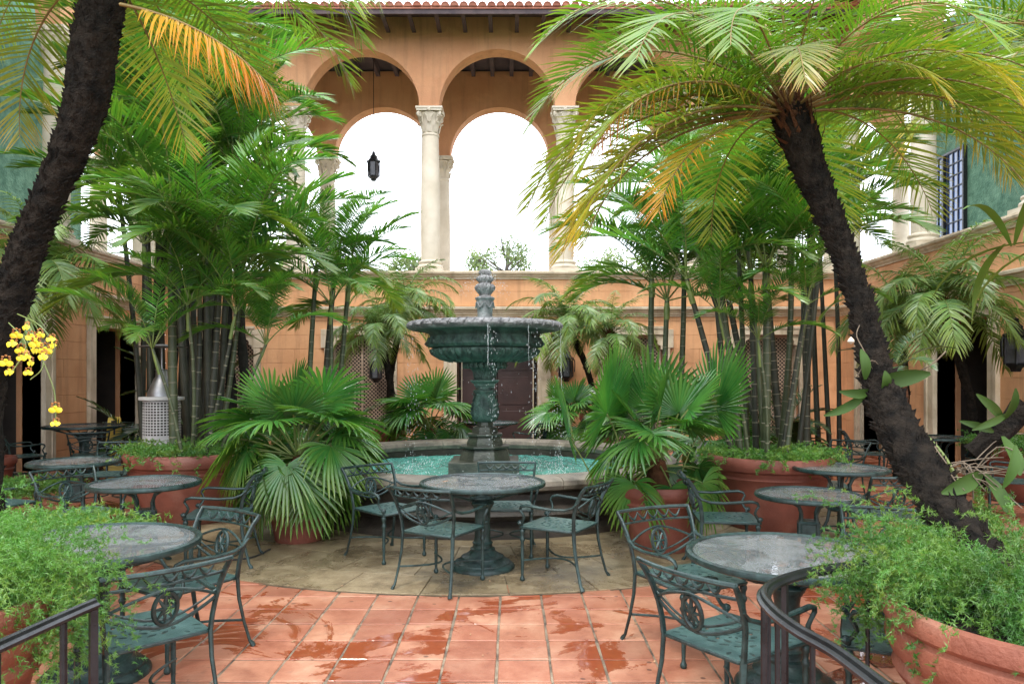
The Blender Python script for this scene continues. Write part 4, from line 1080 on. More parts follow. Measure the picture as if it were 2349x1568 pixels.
pot(4.35, 13.9, .5, .42, 'low terracotta planter behind the right canes', 'terracotta_dark')
pot(-5.9, 13.7, .5, .42, 'low terracotta planter of cycads near the left doorway', 'terracotta_dark')
pot(1.80, 15.6, .38, .85, 'terracotta pot of the slender date palm right of the doorway', 'terracotta_dark')
pot(-2.55, 15.4, .38, .5, 'terracotta pot of the slender date palm left of the doorway', 'terracotta_dark')
pot(-7.05, 9.8, .42, .55, 'terracotta pot of the drooping date palm at the left wall', 'terracotta_dark')

# ---------------------------------------------------------------- ferns
def fern_mesh(name, nst, rad, lift, drop, seed, L0=(.45,.85), need=.020, nw=.0022, nb=26, per=11, rx=1.0):
    q = np.random.RandomState(seed); Vs=[]; Ts=[]
    for i in range(nst):
        az = q.uniform(0, 2*PI); el = R(q.uniform(5, 88)); L = q.uniform(*L0); m = nb
        s = np.linspace(0,1,m); th = el - R(q.uniform(60,150))*drop*s**1.2
        P = np.zeros((m,3)); seg = L/(m-1)
        P[1:,0] = np.cumsum(np.cos(th[:-1])*seg); P[1:,2] = np.cumsum(np.sin(th[:-1])*seg)*lift
        P[:,1] = q.uniform(-.12,.12)*s**2
        ca, sa = math.cos(az), math.sin(az)
        b0 = np.array([q.uniform(0, rad*.8)*ca, q.uniform(0, rad*.8)*sa, 0])
        # needles in tufts along side branchlets
        nbr = m-3; idx = np.arange(3, m)
        bd = nrm(q.normal(size=(nbr,3))+np.array([.5,0,-.1])); bl = q.uniform(.03,.085,nbr)*(1.1-.6*s[idx])
        t_ = q.uniform(.15,1,(nbr,per))
        B = P[idx][:,None,:]+bd[:,None,:]*(bl[:,None]*t_)[:,:,None]
        nd = nrm(bd[:,None,:]*.7+q.normal(size=(nbr,per,3))*.8); wv = nrm(np.cross(nd, q.normal(size=(nbr,per,3))))
        ln = need*q.uniform(.6,1.2,(nbr,per,1))
        A1 = B-wv*nw; A2 = B+wv*nw; A3 = B+nd*ln
        tri = np.stack([A1,A2,A3],2).reshape(-1,3)
        # stem + branchlet threads as thin triangles
        S1 = P[:-1]; S2 = P[1:]; st_ = np.stack([S1, S1+np.array([0,.0022,.0]), S2],1).reshape(-1,3)
        br_ = np.stack([P[idx], P[idx]+np.array([0,.0016,0]), P[idx]+bd*bl[:,None]],1).reshape(-1,3)
        A = np.concatenate([tri, st_, br_])
        X = A[:,0]*ca-A[:,1]*sa; Y = A[:,0]*sa+A[:,1]*ca
        V = np.stack([X*rx, Y, A[:,2]],1)+b0
        Vs.append(V); Ts.append(np.full(len(V), max(0, q.normal(.03,.05))))
    V = np.concatenate(Vs); Q = np.arange(len(V)).reshape(-1,3)
    return npmesh(name, V, Q, M['fern'], np.clip(np.concatenate(Ts),0,.5), smooth=False)
def fern(loc, me, label, s=1.0, az=0):
    o = linkobj('asparagus_fern', me, None, loc, az); o.scale = (s,s,s); tag(o, label, 'fern', 'asparagus ferns in pots'); return o
F1 = fern_mesh('asparagus_fern', 640, .42, .95, 1.35, 3, (.30,.74), need=.018, nw=.0019, nb=30, per=17); F2 = fern_mesh('asparagus_fern', 620, .48, .92, 1.15, 5, (.26,.62), need=.018, nw=.0019, nb=30, per=17)
fern((-2.30, 2.84, .78), F1, 'bright green trailing fern filling the lower left corner over the rail')
fern((1.95, 2.86, .79), F2, 'trailing fern in the big ribbed pot at lower right')
F3 = fern_mesh('asparagus_fern', 420, .75, .6, .9, 8, (.20,.45), need=.03, nw=.005, nb=16, per=9)
fern((-3.65, 8.45, .74), F3, 'low fern carpet around the canes in the wide left bowl')
fern((2.80, 8.05, .74), F3, 'low fern carpet around the canes in the wide right bowl', .95, 1.3)
fern((6.85, 9.7, .70), F3, 'bright fern mound in the planter near the right wall', 1.0, 2.3)
fern((-3.3, 4.75, .5), F3, 'fern at the left edge below the yellow orchids', 1.15, 2.9)
fern((-5.6, 8.3, .35), F3, 'yellow green fern at the left edge between the tables', .8, .9)

# ---------------------------------------------------------------- palms
def trunk_path(pts, n=26):
    P = [Vector(p) for p in pts]; out_ = []
    for i in range(n):
        t_ = i/(n-1)*(len(P)-1); k = min(int(t_), len(P)-2); f = t_-k
        p0 = P[max(k-1,0)]; p1 = P[k]; p2 = P[k+1]; p3 = P[min(k+2,len(P)-1)]
        out_.append(.5*((2*p1)+(p2-p0)*f+(2*p0-5*p1+4*p2-p3)*f*f+(3*p1-p0-3*p2+p3)*f*f*f))
    return out_
def date_trunk(parent, pts, rads, mat='trunk', spikes=260, n=72, fibre_top=.12, spk=.07):
    P = trunk_path(pts, n); rr_ = [float(np.interp(i/(n-1), np.linspace(0,1,len(rads)), rads)) for i in range(n)]
    q = random.Random(len(pts)+spikes); ph = [[q.uniform(-.10,.14) for _ in range(14)] for _ in range(n)]
    base = Vector(P[0]); mb = MB()
    mb.tube([p-base for p in P], rr_, 14, ridge=lambda i,j: ph[i][j]*.6+(.13 if (i//2+j)%2 else -.02))
    for k in range(spikes):
        t_ = q.uniform(.02,1); i = min(int(t_*(n-1)), n-2); p = P[i].lerp(P[i+1], t_*(n-1)-i)-base
        Tt = (P[i+1]-P[i]).normalized(); o_ = Tt.orthogonal().normalized(); o_.rotate(Matrix.Rotation(q.uniform(0,2*PI), 3, Tt))
        r_ = rr_[i]; sd_ = Tt.cross(o_); l = spk*q.uniform(.35,1.0); w_ = spk*.26*q.uniform(.6,1.4)
        b_ = p+o_*r_*.97; tip_ = b_+o_*l*.75+Tt*l*.6
        mb.add([b_-sd_*w_-Tt*.02, b_+sd_*w_-Tt*.02, b_+Tt*.025+o_*.01, tip_], [(0,1,3),(1,2,3),(2,0,3),(0,2,1)])
    o = mb.build('trunk', M[mat], parent, loc=base, smooth=60)
    # brown fibre sheath and old leaf bases under the crown
    fb = MB(); top = P[-1]; Tt = (P[-1]-P[-3]).normalized(); r0 = rr_[-1]
    for k in range(90):
        a = q.uniform(0,2*PI); o_ = Tt.orthogonal().normalized(); o_.rotate(Matrix.Rotation(a, 3, Tt)); sd_ = Tt.cross(o_)
        h = q.uniform(-.30,.10); b_ = top+Tt*h+o_*r0*.9; l = q.uniform(.10,.30); w_ = q.uniform(.006,.02)
        tip_ = b_+Tt*l+o_*q.uniform(.02,.12)
        mid = (b_+tip_)/2+o_*.01
        fb.add([b_-sd_*w_-base, b_+sd_*w_-base, mid+sd_*w_*.7-base, mid-sd_*w_*.7-base, tip_-base, b_+o_*.012-base], [(0,1,2,3),(3,2,4),(0,5,1)])
    fb.tube([P[i]-base for i in range(int(n*.93), n)]+[top+Tt*.12-base], [rr_[i]*1.04 for i in range(int(n*.93), n)]+[r0*.4], 12, ridge=lambda i,j: q.uniform(-.08,.12))
    fb.build('leaf_bases', M['fibre'], parent, loc=base)
    return P
def crown(parent, top, specs, mats, prefix='frond'):
    for (az, me, s_) in specs: place_leaf(prefix, me, parent, top, az, s_)

# big leaning date palms
GREEN = [M['date'], M['rachis']]; 
def D_(el, L, bend, t0, t1, tip=.2, n=54, ll=.44, lw=.0155, grav=.14, vee=.15, mats=None): 
    return frond_mesh('frond', el, L, bend, n, ll, lw, mats or [M['date'], M['rachis_brown']], (t0,t1), tip, grav, vee, rr=.011, s0=.14, jit=.10, a1=36)
bigs = [D_(80,1.7,70,0,.0,.12), D_(68,1.85,95,0,.0,.12), D_(55,1.95,112,0,.02,.18), D_(42,1.95,112,0,.04,.22), D_(30,1.9,105,0,.12,.25), D_(18,1.9,92,.02,.20,.3), D_(2,1.8,80,.04,.35,.35), D_(-10,1.6,62,.10,.75,.4)]
P2e = empty('date_palm', (1.98,2.80,.72), 0, 'leaning date palm at right with black fibrous trunk and yellowing fronds', 'palm tree', 'leaning date palms')
def rel(root, p): return Vector(p)-Vector(root.location)
path2 = [(1.98,2.80,.72)]+[at(*q) for q in [(2200,1215,3.15),(2132,1105,3.45),(2068,1000,3.7),(2024,900,3.9),(1998,800,4.05),(1975,700,4.2),(1942,600,4.35),(1900,490,4.45),(1858,390,4.55),(1828,300,4.62),(1813,262,4.65)]]
date_trunk(P2e, [rel(P2e,p) for p in path2], [.08,.085,.09,.092,.082,.064,.058,.060,.068,.088,.108,.09], spikes=1300, spk=.055)
top2 = rel(P2e, at(1812,262,4.64))
bf = frond_mesh('frond', 22, 1.75, 88, 50, .36, .015, [M['date'], M['rachis_brown']], (.35,1.0), .2, .5, -.1, rr=.011, jit=.14)
bf2 = frond_mesh('frond', 30, 1.75, 100, 54, .40, .016, [M['date'], M['rachis_brown']], (.0,.40), .3, .25, .05, rr=.011, jit=.10)
for az, me_, s_ in ((194,bf,.86),(186,bf2,.90),(-14,bf2,1.0),(6,bf2,1.05),(300,bf2,.62),(250,bf2,.7),(-50,bf2,.8)): place_leaf('frond', me_, P2e, top2, R(az), s_)
for az, k, s_ in [(178,3,.98),(168,4,.95),(186,5,.93),(172,6,.9),(194,2,1.0),(160,2,1.0),(200,7,.8),(207,5,.9),
                  (183,5,1.02),(176,6,1.0),(190,6,.95),(206,6,1.0),(165,5,1.0),(-3,5,1.0),(-20,6,.9),(2,3,.95),(12,4,.95),(-8,5,.9),(20,2,.95),(-30,4,.9),(32,5,.85),
                  (90,1,1.0),(120,2,1.0),(60,2,1.0),(145,1,.95),(35,1,1.0),(0,0,1.0),(120,0,1.0),(240,0,.9),(180,1,1.0),
                  (232,3,.80),(262,2,.72),(288,3,.78),(315,2,.85),(330,5,.85),(215,3,.9),(100,5,.9),(60,5,.9)]:
    place_leaf('frond', bigs[k], P2e, top2, R(az), s_)
P1e = empty('date_palm', (-3.42,4.78,.5), 0, 'thick black date palm trunk leaning up the left edge, fronds overhead', 'palm tree', 'leaning date palms')
path1 = [(-3.42,4.78,.5)]+[at(*q) for q in [(-45,930,4.75),(-12,800,4.72),(28,680,4.70),(66,560,4.68),(112,450,4.66),(165,330,4.63),(200,215,4.60),(215,110,4.6),(232,20,4.6),(245,-60,4.6)]]
date_trunk(P1e, [rel(P1e,p) for p in path1], [.11,.115,.108,.098,.088,.083,.097,.114,.122,.114,.095], spikes=1300, spk=.055)
top1 = rel(P1e, at(245,-75,4.6))
for az, k, s_ in [(0,3,1.0),(-6,4,1.0),(12,2,1.05),(25,3,1.0),(40,4,1.0),(60,2,1.0),(80,3,1.0),(100,4,1.0),(120,2,1.0),(140,3,1.0),(165,4,1.0),(185,5,1.0),(200,3,.95),(175,2,1.0),(0,1,1.0),(120,1,1.0),(240,1,.9),(30,0,1),(210,0,1),
                  (150,6,.95),(-20,2,1.0),(225,4,.85),(255,2,.8),(290,2,.8),(320,3,.85),(100,6,.9),(70,5,.9),(35,2,1.05),(190,6,.85)]:
    place_leaf('frond', bigs[k], P1e, top1, R(az), s_)
of = frond_mesh('frond', -14, 1.12, 38, 56, .30, .017, [M['date'], M['rachis_brown']], (.5,.95), .3, .55, -.35, rr=.011, jit=.12)
o = place_leaf('frond', of, P1e, rel(P1e, at(275,10,4.4)), R(-6), .95); o['label'] = 'orange dying frond'

# overhanging date fronds at the very top (crowns above the frame)
P3e = empty('date_palm', (4.95,6.5,0), 0, 'date palm beside the right wall whose fronds hang into the top right corner', 'palm tree')
date_trunk(P3e, [(0,0,0),(.15,.1,2.4),(.05,0,4.45)], [.12,.10,.12], spikes=90, n=24)
for az, k in [(180,4),(200,5),(160,3),(220,6),(240,4),(140,2),(120,4),(90,2),(60,3),(30,4),(0,3),(270,5),(300,4),(330,3),(190,6),(170,5),(255,6)]: place_leaf('frond', bigs[k], P3e, (.05,0,4.5), R(az+rnd.uniform(-6,6)), 1.1)

# slender date palms by the walls
sm = [frond_mesh('frond', el, 1.25, bd, 46, .27, .020, [M['date_far'], M['rachis']], (.0,.05+.02*i), .12, .45, .1, rr=.008, jit=.14) for i, (el, bd) in enumerate([(80,80),(62,110),(45,120),(28,110),(10,95),(-12,60)])]
def slender(base, top, label, s_=1.0, n=26, r_=.055):
    e = empty('date_palm', base, 0, label, 'palm tree', 'slender date palms along the walls')
    b = Vector(base); tp = Vector(top)-b; mid = tp*.5+Vector((.12*(1 if tp.x > 0 else -1)*(-1),0,0))
    date_trunk(e, [(0,0,0), mid, tp], [r_*1.3,r_,r_*1.25], spikes=70, n=18, spk=.05)
    for k in range(n):
        az = k*2.399963+rnd.uniform(-.2,.2); v = int(k/n*6); place_leaf('frond', sm[v], e, tp, az, s_*rnd.uniform(.88,1.1))
slender((1.80,15.6,.7), at(1302,745,15.5), 'slender date palm right of the central doorway with arching crown', 1.15, 30)
slender((-2.55,15.4,.4), at(930,700,14.6), 'slender date palm left of the bowl against the orange wall', 1.05, 30)
slender((-2.3,14.2,.0), at(870,760,13.8), 'short date palm with drooping crown just left of the fountain bowl', .95, 24)
slender((6.9,10.9,.0), at(2160,700,10.4), 'pale green date palm against the right wall', 1.15, 34)
slender((6.2,11.9,.0), at(2060,720,11.4), 'second pale date palm at the right wall behind the leaning trunk', 1.0, 22)
slender((-7.05,9.8,.5), at(95,640,9.6), 'drooping date palm at the left wall beyond the black trunk', 1.15, 32)
slender((2.4,14.6,.0), at(1400,770,14.6), 'date palm before the right lattice window', .95, 22)

# areca / cane palms
def A_(el, L, bend, t1=.03, n=50, ll=.50, lw=.029, grav=.16, vee=.32, t0=0): 
    return frond_mesh('frond', el, L, bend, n, ll, lw, [M['areca'], M['rachis']], (t0,t1), .06, grav, vee, rr=.012, s0=.20, jit=.09, a0=66, a1=24)
ar = [A_(84,1.9,45), A_(74,2.0,65), A_(62,2.1,75), A_(48,2.0,80), A_(34,1.9,75,.08), A_(15,1.7,65,.2), A_(68,2.0,50), A_(54,2.1,65)]
def cane(parent, base, top, r_, mat='cane', rings=True, n=60, bow_=.04):
    b = Vector(base); tp = Vector(top); q = rnd
    m = max(12, int((tp-b).length/.035)); side_ = Vector((q.uniform(-1,1), q.uniform(-1,1), 0))*bow_
    mb = MB(); P = []; rads = []
    for i in range(m):
        t_ = i/(m-1); P.append((tp-b)*t_+side_*math.sin(PI*t_)); rads.append(r_*(1.15-.35*t_))
    mb.tube(P, rads, 9)
    # rings
    if rings:
        mb.mi = 1; z = .10
        L = (tp-b).length
        while z < L*.80:
            i = min(int(z/L*(m-1)), m-2); f = z/L*(m-1)-i; p = P[i].lerp(P[i+1], f); d = (P[i+1]-P[i]).normalized(); rr = rads[i]
            mb.tube([p-d*.006, p, p+d*.006], [rr*1.02, rr*1.11, rr*1.02], 9)
            z += q.uniform(.085,.15)*(1+.5*(1-z/L))
    mb.build('cane', [M[mat], M['cane_ring']], parent, loc=b)
    # green crown shaft
    d = (tp-b).normalized()
    MB().tube([tp-b-d*.28, tp-b-d*.12, tp-b+d*.08], [r_*.95, r_*1.05, r_*.5], 8).build('crown_shaft', M['rachis'], parent, loc=b)
def areca(loc, label, canes, nf=9, group='cane palms', fs=1.0, dark=.3, rings=True):
    e = empty('cane_palm', loc, 0, label, 'palm tree', group)
    for (bx, by, tx, ty, tz, r_) in canes:
        b = Vector((bx,by,0)); tp = Vector((tx,ty,tz)); cane(e, b, tp, r_, 'cane' if rnd.random() > dark else 'cane_dark', rings)
        a0 = rnd.uniform(0,6.3)
        for k in range(nf):
            v = [0,1,2,3,4,6,7,2,5,3,1,4][k % 12]
            place_leaf('frond', ar[v], e, tp, a0+k*2.399963+rnd.uniform(-.25,.25), fs*rnd.uniform(.8,1.08))
    return e
def canes_from(loc, lst):
    """lst: (px_base, dx.. ) base/top given in photo positions with distances"""
    o_ = []
    for (pb, db, pt, yt, dt, r_) in lst:
        b = at(pb, 990, db); t_ = at(pt, yt, dt); o_.append((b.x-loc[0], b.y-loc[1], t_.x-loc[0], t_.y-loc[1], t_.z-loc[2], r_))
    return o_
L1 = (-3.65,8.45,.70)
areca(L1, 'tall cane palm clump in the wide left bowl, four pale ringed stems', canes_from(L1, [(400,8.3,394,490,8.3,.046),(442,8.5,458,650,8.5,.030),(476,8.4,508,560,8.4,.036),(500,8.6,556,640,8.7,.028)]), 10, fs=.95)
L2 = (2.80,8.05,.70)
areca(L2, 'dense cane palm clump in the wide right bowl, dark slim stems', canes_from(L2, [(1755,8.0,1758,620,8.0,.045),(1700,8.1,1640,560,8.2,.036),(1735,8.2,1722,640,8.3,.032),(1788,8.1,1815,540,8.1,.034),(1800,7.9,1870,600,7.9,.034),(1685,8.0,1575,640,8.1,.034),(1715,8.3,1690,500,8.5,.030)]), 8, fs=.85, dark=.6)
L3 = (-2.75,11.0,0)
areca(L3, 'cane palm clump between the left fan palm and the lattice window', canes_from(L3, [(700,10.8,725,620,10.8,.04),(735,11.0,770,600,11.0,.045),(765,11.2,800,650,11.2,.04),(745,10.6,760,700,10.6,.03)]), 9, fs=.80)
L4 = (2.6,11.2,0)
areca(L4, 'cane palm group in front of the right lattice windows', canes_from(L4, [(1500,11.2,1495,640,11.2,.05),(1525,11.0,1530,690,11.0,.045),(1545,11.3,1570,600,11.3,.045),(1680,10.5,1640,650,10.5,.045)]), 10, fs=1.0)
L5 = (5.5,13.2,0)
areca(L5, 'tall thin dark canes near the right rear corner', canes_from(L5, [(1880,13.0,1862,500,13.0,.045),(1905,13.1,1880,560,13.1,.04),(1925,13.2,1912,520,13.2,.04),(1860,13.4,1840,600,13.4,.04)]), 8, fs=1.1, rings=False, dark=1.1)
L6 = (-6.1,12.3,0)
areca(L6, 'tall dark cane palms massed in front of the left rear corner', canes_from(L6, [(345,12.0,330,330,12.0,.05),(375,12.3,350,160,12.3,.055),(410,12.5,440,210,12.5,.055),(455,12.1,520,330,12.1,.05),(430,11.6,450,500,11.6,.045),(345,12.8,370,430,12.8,.045)]), 13, fs=1.1, rings=False, dark=1.1)
L7 = (-4.1,10.2,0)
areca(L7, 'feathery cane palm filling the space above the left bowl', canes_from(L7, [(480,10.2,480,270,10.2,.05),(500,10.5,540,380,10.5,.045),(440,10.3,390,170,10.3,.05),(470,10.6,430,420,10.6,.04)]), 14, fs=1.0, dark=1.1, rings=False)
L8 = (4.2,11.0,0)
areca(L8, 'cane palm rising behind the right leaning trunk', canes_from(L8, [(1850,11.0,1860,470,11.0,.05),(1800,11.2,1740,420,11.2,.055),(1760,11.5,1640,520,11.5,.05)]), 11, fs=1.1, dark=.8)
L9 = (-3.55,8.2,.70)
areca(L9, 'young bright cane palm shoots rising at the front of the left bowl', canes_from(L9, [(470,8.1,540,720,8.1,.020),(420,8.0,350,800,7.9,.018),(440,8.2,430,700,8.0,.020),(500,8.4,610,790,8.4,.020)]), 8, fs=.55)
L10 = (2.75,7.85,.70)
areca(L10, 'young bright cane palm shoots rising at the front of the right bowl', canes_from(L10, [(1720,7.8,1650,720,7.8,.018),(1760,7.7,1740,780,7.7,.018),(1790,7.9,1850,700,7.8,.018)]), 8, fs=.52)
L11 = (-5.6,10.4,0)
areca(L11, 'bushy cane palm between the leaning trunk and the left bowl', canes_from(L11, [(335,10.4,270,420,10.4,.036),(350,10.2,330,560,10.2,.03),(325,10.6,340,250,10.6,.036)]), 11, fs=.92, dark=.9, rings=False)
L12 = (3.6,9.9,0)
areca(L12, 'tall cane palm above the right bowl with yellow green fronds', canes_from(L12, [(1760,9.9,1700,400,9.9,.036),(1790,10.0,1560,470,10.0,.032),(1820,10.1,1900,430,10.1,.034)]), 9, fs=.85, dark=.8, rings=False)
# thick dark trunks behind the left canes
e = empty('shade_tree', (-5.2,12.4,0), 0, 'broad dark fluted trunk behind the patio heater at left', 'tree')
for k in range(7):
    x = -.75+k*.24+rnd.uniform(-.05,.05); y = rnd.uniform(-.15,.3)
    MB().tube(trunk_path([(x*1.2,y,0),(x,y,1.4),(x*.85,y,3),(x*.7+rnd.uniform(-.2,.2),y,5.2)], 16), [.15,.10,.09,.10,.08,.09,.08,.08,.07,.07,.07,.06,.06,.06,.05,.04], 9, ridge=lambda i,j: .1*math.sin(i*3+j*5)).build('trunk', M['bark_dark'], e)
def leafcloud(name, parent, c, rad, n, size, mat, seed=1):
    q = np.random.RandomState(seed); P = nrm(q.normal(size=(n,3)))*(q.uniform(.3,1,(n,1))**.5)*np.array(rad); 
    # clumps
    cl = nrm(q.normal(size=(max(6,n//60),3)))*np.array(rad)*.85; k = q.randint(0,len(cl),n); P = cl[k]*q.uniform(.8,1.1,(n,1))+q.normal(size=(n,3))*np.array(rad)*.15
    D = nrm(q.normal(size=(n,3))+np.array([0,0,-.3])); W = nrm(np.cross(D, q.normal(size=(n,3))))
    V, Q, TT = ribbons(P, D, W, size*q.uniform(.6,1.3,n), size*.4*np.ones(n), np.full(n,.2), tint=q.uniform(0,.12,n))
    return linkobj(name, npmesh(name, V, Q, M[mat], TT), parent, c)
leafcloud('crown', e, (0,.3,5.2), (1.3,.8,1.6), 2600, .20, 'broad', 5)

# ---------------------------------------------------------------- fan palms
def fanset(Rb, Lp, n=38, tintr=(0,.06)):
    return [fan_mesh('fan_leaf', el, Lp*k, Rb*s_, n, [M['fan'], M['rachis']], tintr, dr_, 128, .54, nr.uniform(.0,.16), cu) for el, k, s_, dr_, cu in [(86,1.0,1,.04,-25),(72,1.0,1,.12,-5),(55,1.05,1,.22,10),(38,1.0,1,.32,22),(22,.95,.95,.36,34),(4,.85,.92,.4,48),(-12,.75,.9,.4,56),(62,1.0,1.05,.16,6)]]
def fanpalm(loc, label, n, fs_, s_=1.0, seed=1, bias=None, trunk=.25):
    q = random.Random(seed); e = empty('fan_palm', loc, 0, label, 'palm tree', 'potted fan palms')
    MB().lathe([(.10,0),(.11,trunk*.4),(.07,trunk),(.0,trunk+.03)], 10, mod=None).build('trunk', M['fibre'], e)
    for k in range(n):
        az = k*2.399963+q.uniform(-.3,.3); v = max(0, min(6, int((k/n)*7+q.uniform(-1.2,1.2)))); v = 7 if v == 1 and q.random() < .4 else v
        o = place_leaf('fan_leaf', fs_[v], e, (0,0,trunk*q.uniform(.6,1)), az, s_*q.uniform(.85,1.12), 0)
        o.rotation_euler = (q.uniform(-.38,.38), q.uniform(-.28,.28), az)
    return e
fs1 = fanset(.43,.52, 34)
fanpalm((-2.12,7.35,.58), 'glossy fan palm spreading from the pot left of the basin', 38, fs1, 1.12, 3)
fanpalm((1.38,7.0,.58), 'tall fan palm in the pot right of the basin, big upright dark fans', 26, fs1, 1.02, 5)
# its two big upright fans seen from behind
bigfan = [fan_mesh('fan_leaf', el, .75, .74, 46, [M['fan'], M['rachis']], (0,.03), .02, 118, .62, .06, cu) for el, cu in ((80,-60),(66,-50))]
fp = bpy.data.objects['fan_palm.001']
for (x, y, z, az, tilt, k, s_) in ((-.28,-.05,-.02,R(150),-.15,0,1.0),(.22,.0,.12,R(15),.1,1,.95),(-.05,.1,.05,R(80),0,0,.9),(-.55,.1,-.1,R(175),0,1,.85)):
    o = linkobj('fan_leaf', bigfan[k], fp, (x,y,z), az); o.rotation_euler = (tilt, -.1, az); o.scale = (s_,)*3
fanpalm((-1.42,12.9,.45), 'fan palm behind the basin to the left of the pedestal', 30, fs1, 1.25, 7)
fanpalm((1.05,13.5,.45), 'fan palm behind the basin to the right of the pedestal', 24, fs1, 1.1, 9)
fanpalm((3.0,10.5,.2), 'low fan palm in shade behind the right canes', 20, fs1, 1.0, 14)
fanpalm((-3.0,9.3,.3), 'low fan palm behind the left fan palm near the canes', 20, fs1, .95, 17)

# ---------------------------------------------------------------- cycads, broad leaved plants
cy = [frond_mesh('frond', el, 1.15, bd, 34, .22, .022, [M['cycad'], M['rachis']], (0,.03), 0, .12, .25, s0=.12, jit=.05, rr=.008) for el, bd in ((70,50),(50,70),(32,75),(15,60))]
def cycad(loc, label, n=14, s_=1.0, grp='cycads by the walls'):
    e = empty('cycad', loc, 0, label, 'plant', grp)
    MB().lathe([(.07,0),(.08,.15),(.06,.3),(0,.36)], 9).build('trunk', M['fibre'], e)
    for k in range(n): place_leaf('frond', cy[k % 4], e, (0,0,.3), k*2.399963, s_*rnd.uniform(.85,1.15))
cycad((-5.9,13.7,.35), 'dark arching cycad before the left doorway', 16, 1.55)
cycad((-6.6,12.9,.0), 'smaller cycad by the left wall, low dark fronds', 14, 1.0)
cycad((-4.6,11.3,.2), 'cycad low in the shade right of the left doorway', 12, .9)
cycad((4.9,13.3,.35), 'cycad behind the dark canes at right', 14, 1.0)
cycad((at(2050,870,4.35))-Vector((0,0,.25)), 'small staghorn-like fern clinging to the leaning palm trunk', 9, .30, 'small ferns')
cycad((-2.9,12.6,.1), 'fine leaved cycad under the left lattice window', 14, .8)
def straps(name, loc, label, n, L, wd, mat, tint=(0,.1), cat='plant', grp=None, el=(20,85), seed=1, bend=1.0):
    q = np.random.RandomState(seed); e = empty(name, loc, 0, label, cat, grp)
    for k in range(n):
        m = 9; s = np.linspace(0,1,m); th = R(q.uniform(*el))-R(70)*bend*s**1.4; l = L*q.uniform(.7,1.15)
        P = np.zeros((m,3)); P[1:,0] = np.cumsum(np.cos(th[:-1])*l/(m-1)); P[1:,2] = np.cumsum(np.sin(th[:-1])*l/(m-1))
        w_ = wd*np.sin(PI*np.clip(s*.93+.04,0,1))**.7*.5; w_[0] = wd*.12
        up = np.stack([-np.sin(th), np.zeros(m), np.cos(th)],1)
        Vl = P+np.array([0,1,0])*w_[:,None]+up*w_[:,None]*.35; Vr = P-np.array([0,1,0])*w_[:,None]+up*w_[:,None]*.35
        V = np.stack([Vl,P,Vr],1).reshape(-1,3); i = np.arange(m-1)*3
        Q = np.concatenate([np.stack([i,i+1,i+4,i+3],1), np.stack([i+1,i+2,i+5,i+4],1)])
        me = npmesh('leaf', V, Q, M[mat], np.full(len(V), q.uniform(*tint)))
        o = linkobj('leaf', me, e, (q.uniform(-.08,.08), q.uniform(-.08,.08), 0), k*2.399963+q.uniform(-.3,.3))
    return e
straps('broad_leaf_plant', (5.05,13.2,.38), 'glossy broad leaved plant in the low planter at the right rear', 46, .75, .13, 'broad', seed=2, grp='broad leaved plants')
straps('broad_leaf_plant', (4.35,13.9,.38), 'broad leaved plant just left of the dark thin canes', 34, .7, .12, 'broad', seed=3, grp='broad leaved plants')
straps('croton', (-6.35,13.3,.30), 'croton with pinkish brown leaves beside the left doorway', 34, .48, .10, 'broad', (0,.9), seed=4, grp='crotons')
straps('croton', (-5.1,12.0,.15), 'reddish croton at the foot of the patio heater', 26, .40, .09, 'broad', (.1,1), seed=6, grp='crotons')
straps('broad_leaf_plant', (1.55,15.4,.9), 'leafy sprig at the foot of the date palm right of the doorway', 18, .38, .10, 'broad', seed=8, grp='broad leaved plants')
straps('broad_leaf_plant', (2.2,9.4,.1), 'shaded broad leaves behind the right bowl', 30, .8, .12, 'broad', seed=12, grp='broad leaved plants')
# orchids at the right
oc = straps('orchid', at(2345,560,2.9), 'long strap leaves reaching in from the right edge', 8, .50, .034, 'orchid', (0,.1), 'orchid', None, (-30,60), 21)
oc.rotation_euler = (0,0,R(150))
oc2 = empty('orchid', at(2010,905,3.95), 0, 'leafy orchid stem fixed to the leaning palm trunk', 'orchid', 'orchids on palm trunks')
def rl(root, *q): return at(*q)-Vector(root.location)
st = MB(); st.tube(trunk_path([rl(oc2,1995,880,3.9), rl(oc2,2080,955,3.75), rl(oc2,2160,1040,3.6), rl(oc2,2200,1110,3.55)], 14), [.011]*14, 6); st.build('stem', M['rachis'], oc2)
def strapleaf(root, a, b_, w_, sag=.0, mat='orchid', t_=.03):
    A = Vector(a); B = Vector(b_); d = (B-A); sd_ = d.cross(Vector((0,1,0))); sd_ = sd_.normalized() if sd_.length > 1e-5 else Vector((1,0,0))
    m = 9; V=[]; 
    for i in range(m):
        s = i/(m-1); p = A.lerp(B, s)+Vector((0,-.03*math.sin(PI*s),-sag*s*s+sag*.9*s)); w2 = w_*max(.04, math.sin(PI*(s*.92+.05)))**.75
        V += [p-sd_*w2*.5, p+Vector((0,.25*w2,0)), p+sd_*w2*.5]
    Q = [(3*i+j,3*i+j+1,3*i+j+4,3*i+j+3) for i in range(m-1) for j in range(2)]
    me = npmesh('leaf', np.array([tuple(v) for v in V]), np.array(Q), M[mat], np.full(len(V), t_)); linkobj('leaf', me, root)
for a, b_, w_, sg in [((1990,885,3.9),(2135,855,3.8),.085,.02),((1990,900,3.9),(1890,955,3.8),.05,-.05),((2000,895,3.9),(1925,900,3.8),.05,-.06),((1985,870,3.9),(1975,800,3.9),.055,.0),((2025,900,3.85),(2030,850,3.8),.05,0),((2160,1040,3.6),(2105,1125,3.5),.07,.02)]:
    strapleaf(oc2, rl(oc2,*a), rl(oc2,*b_), w_, sg)
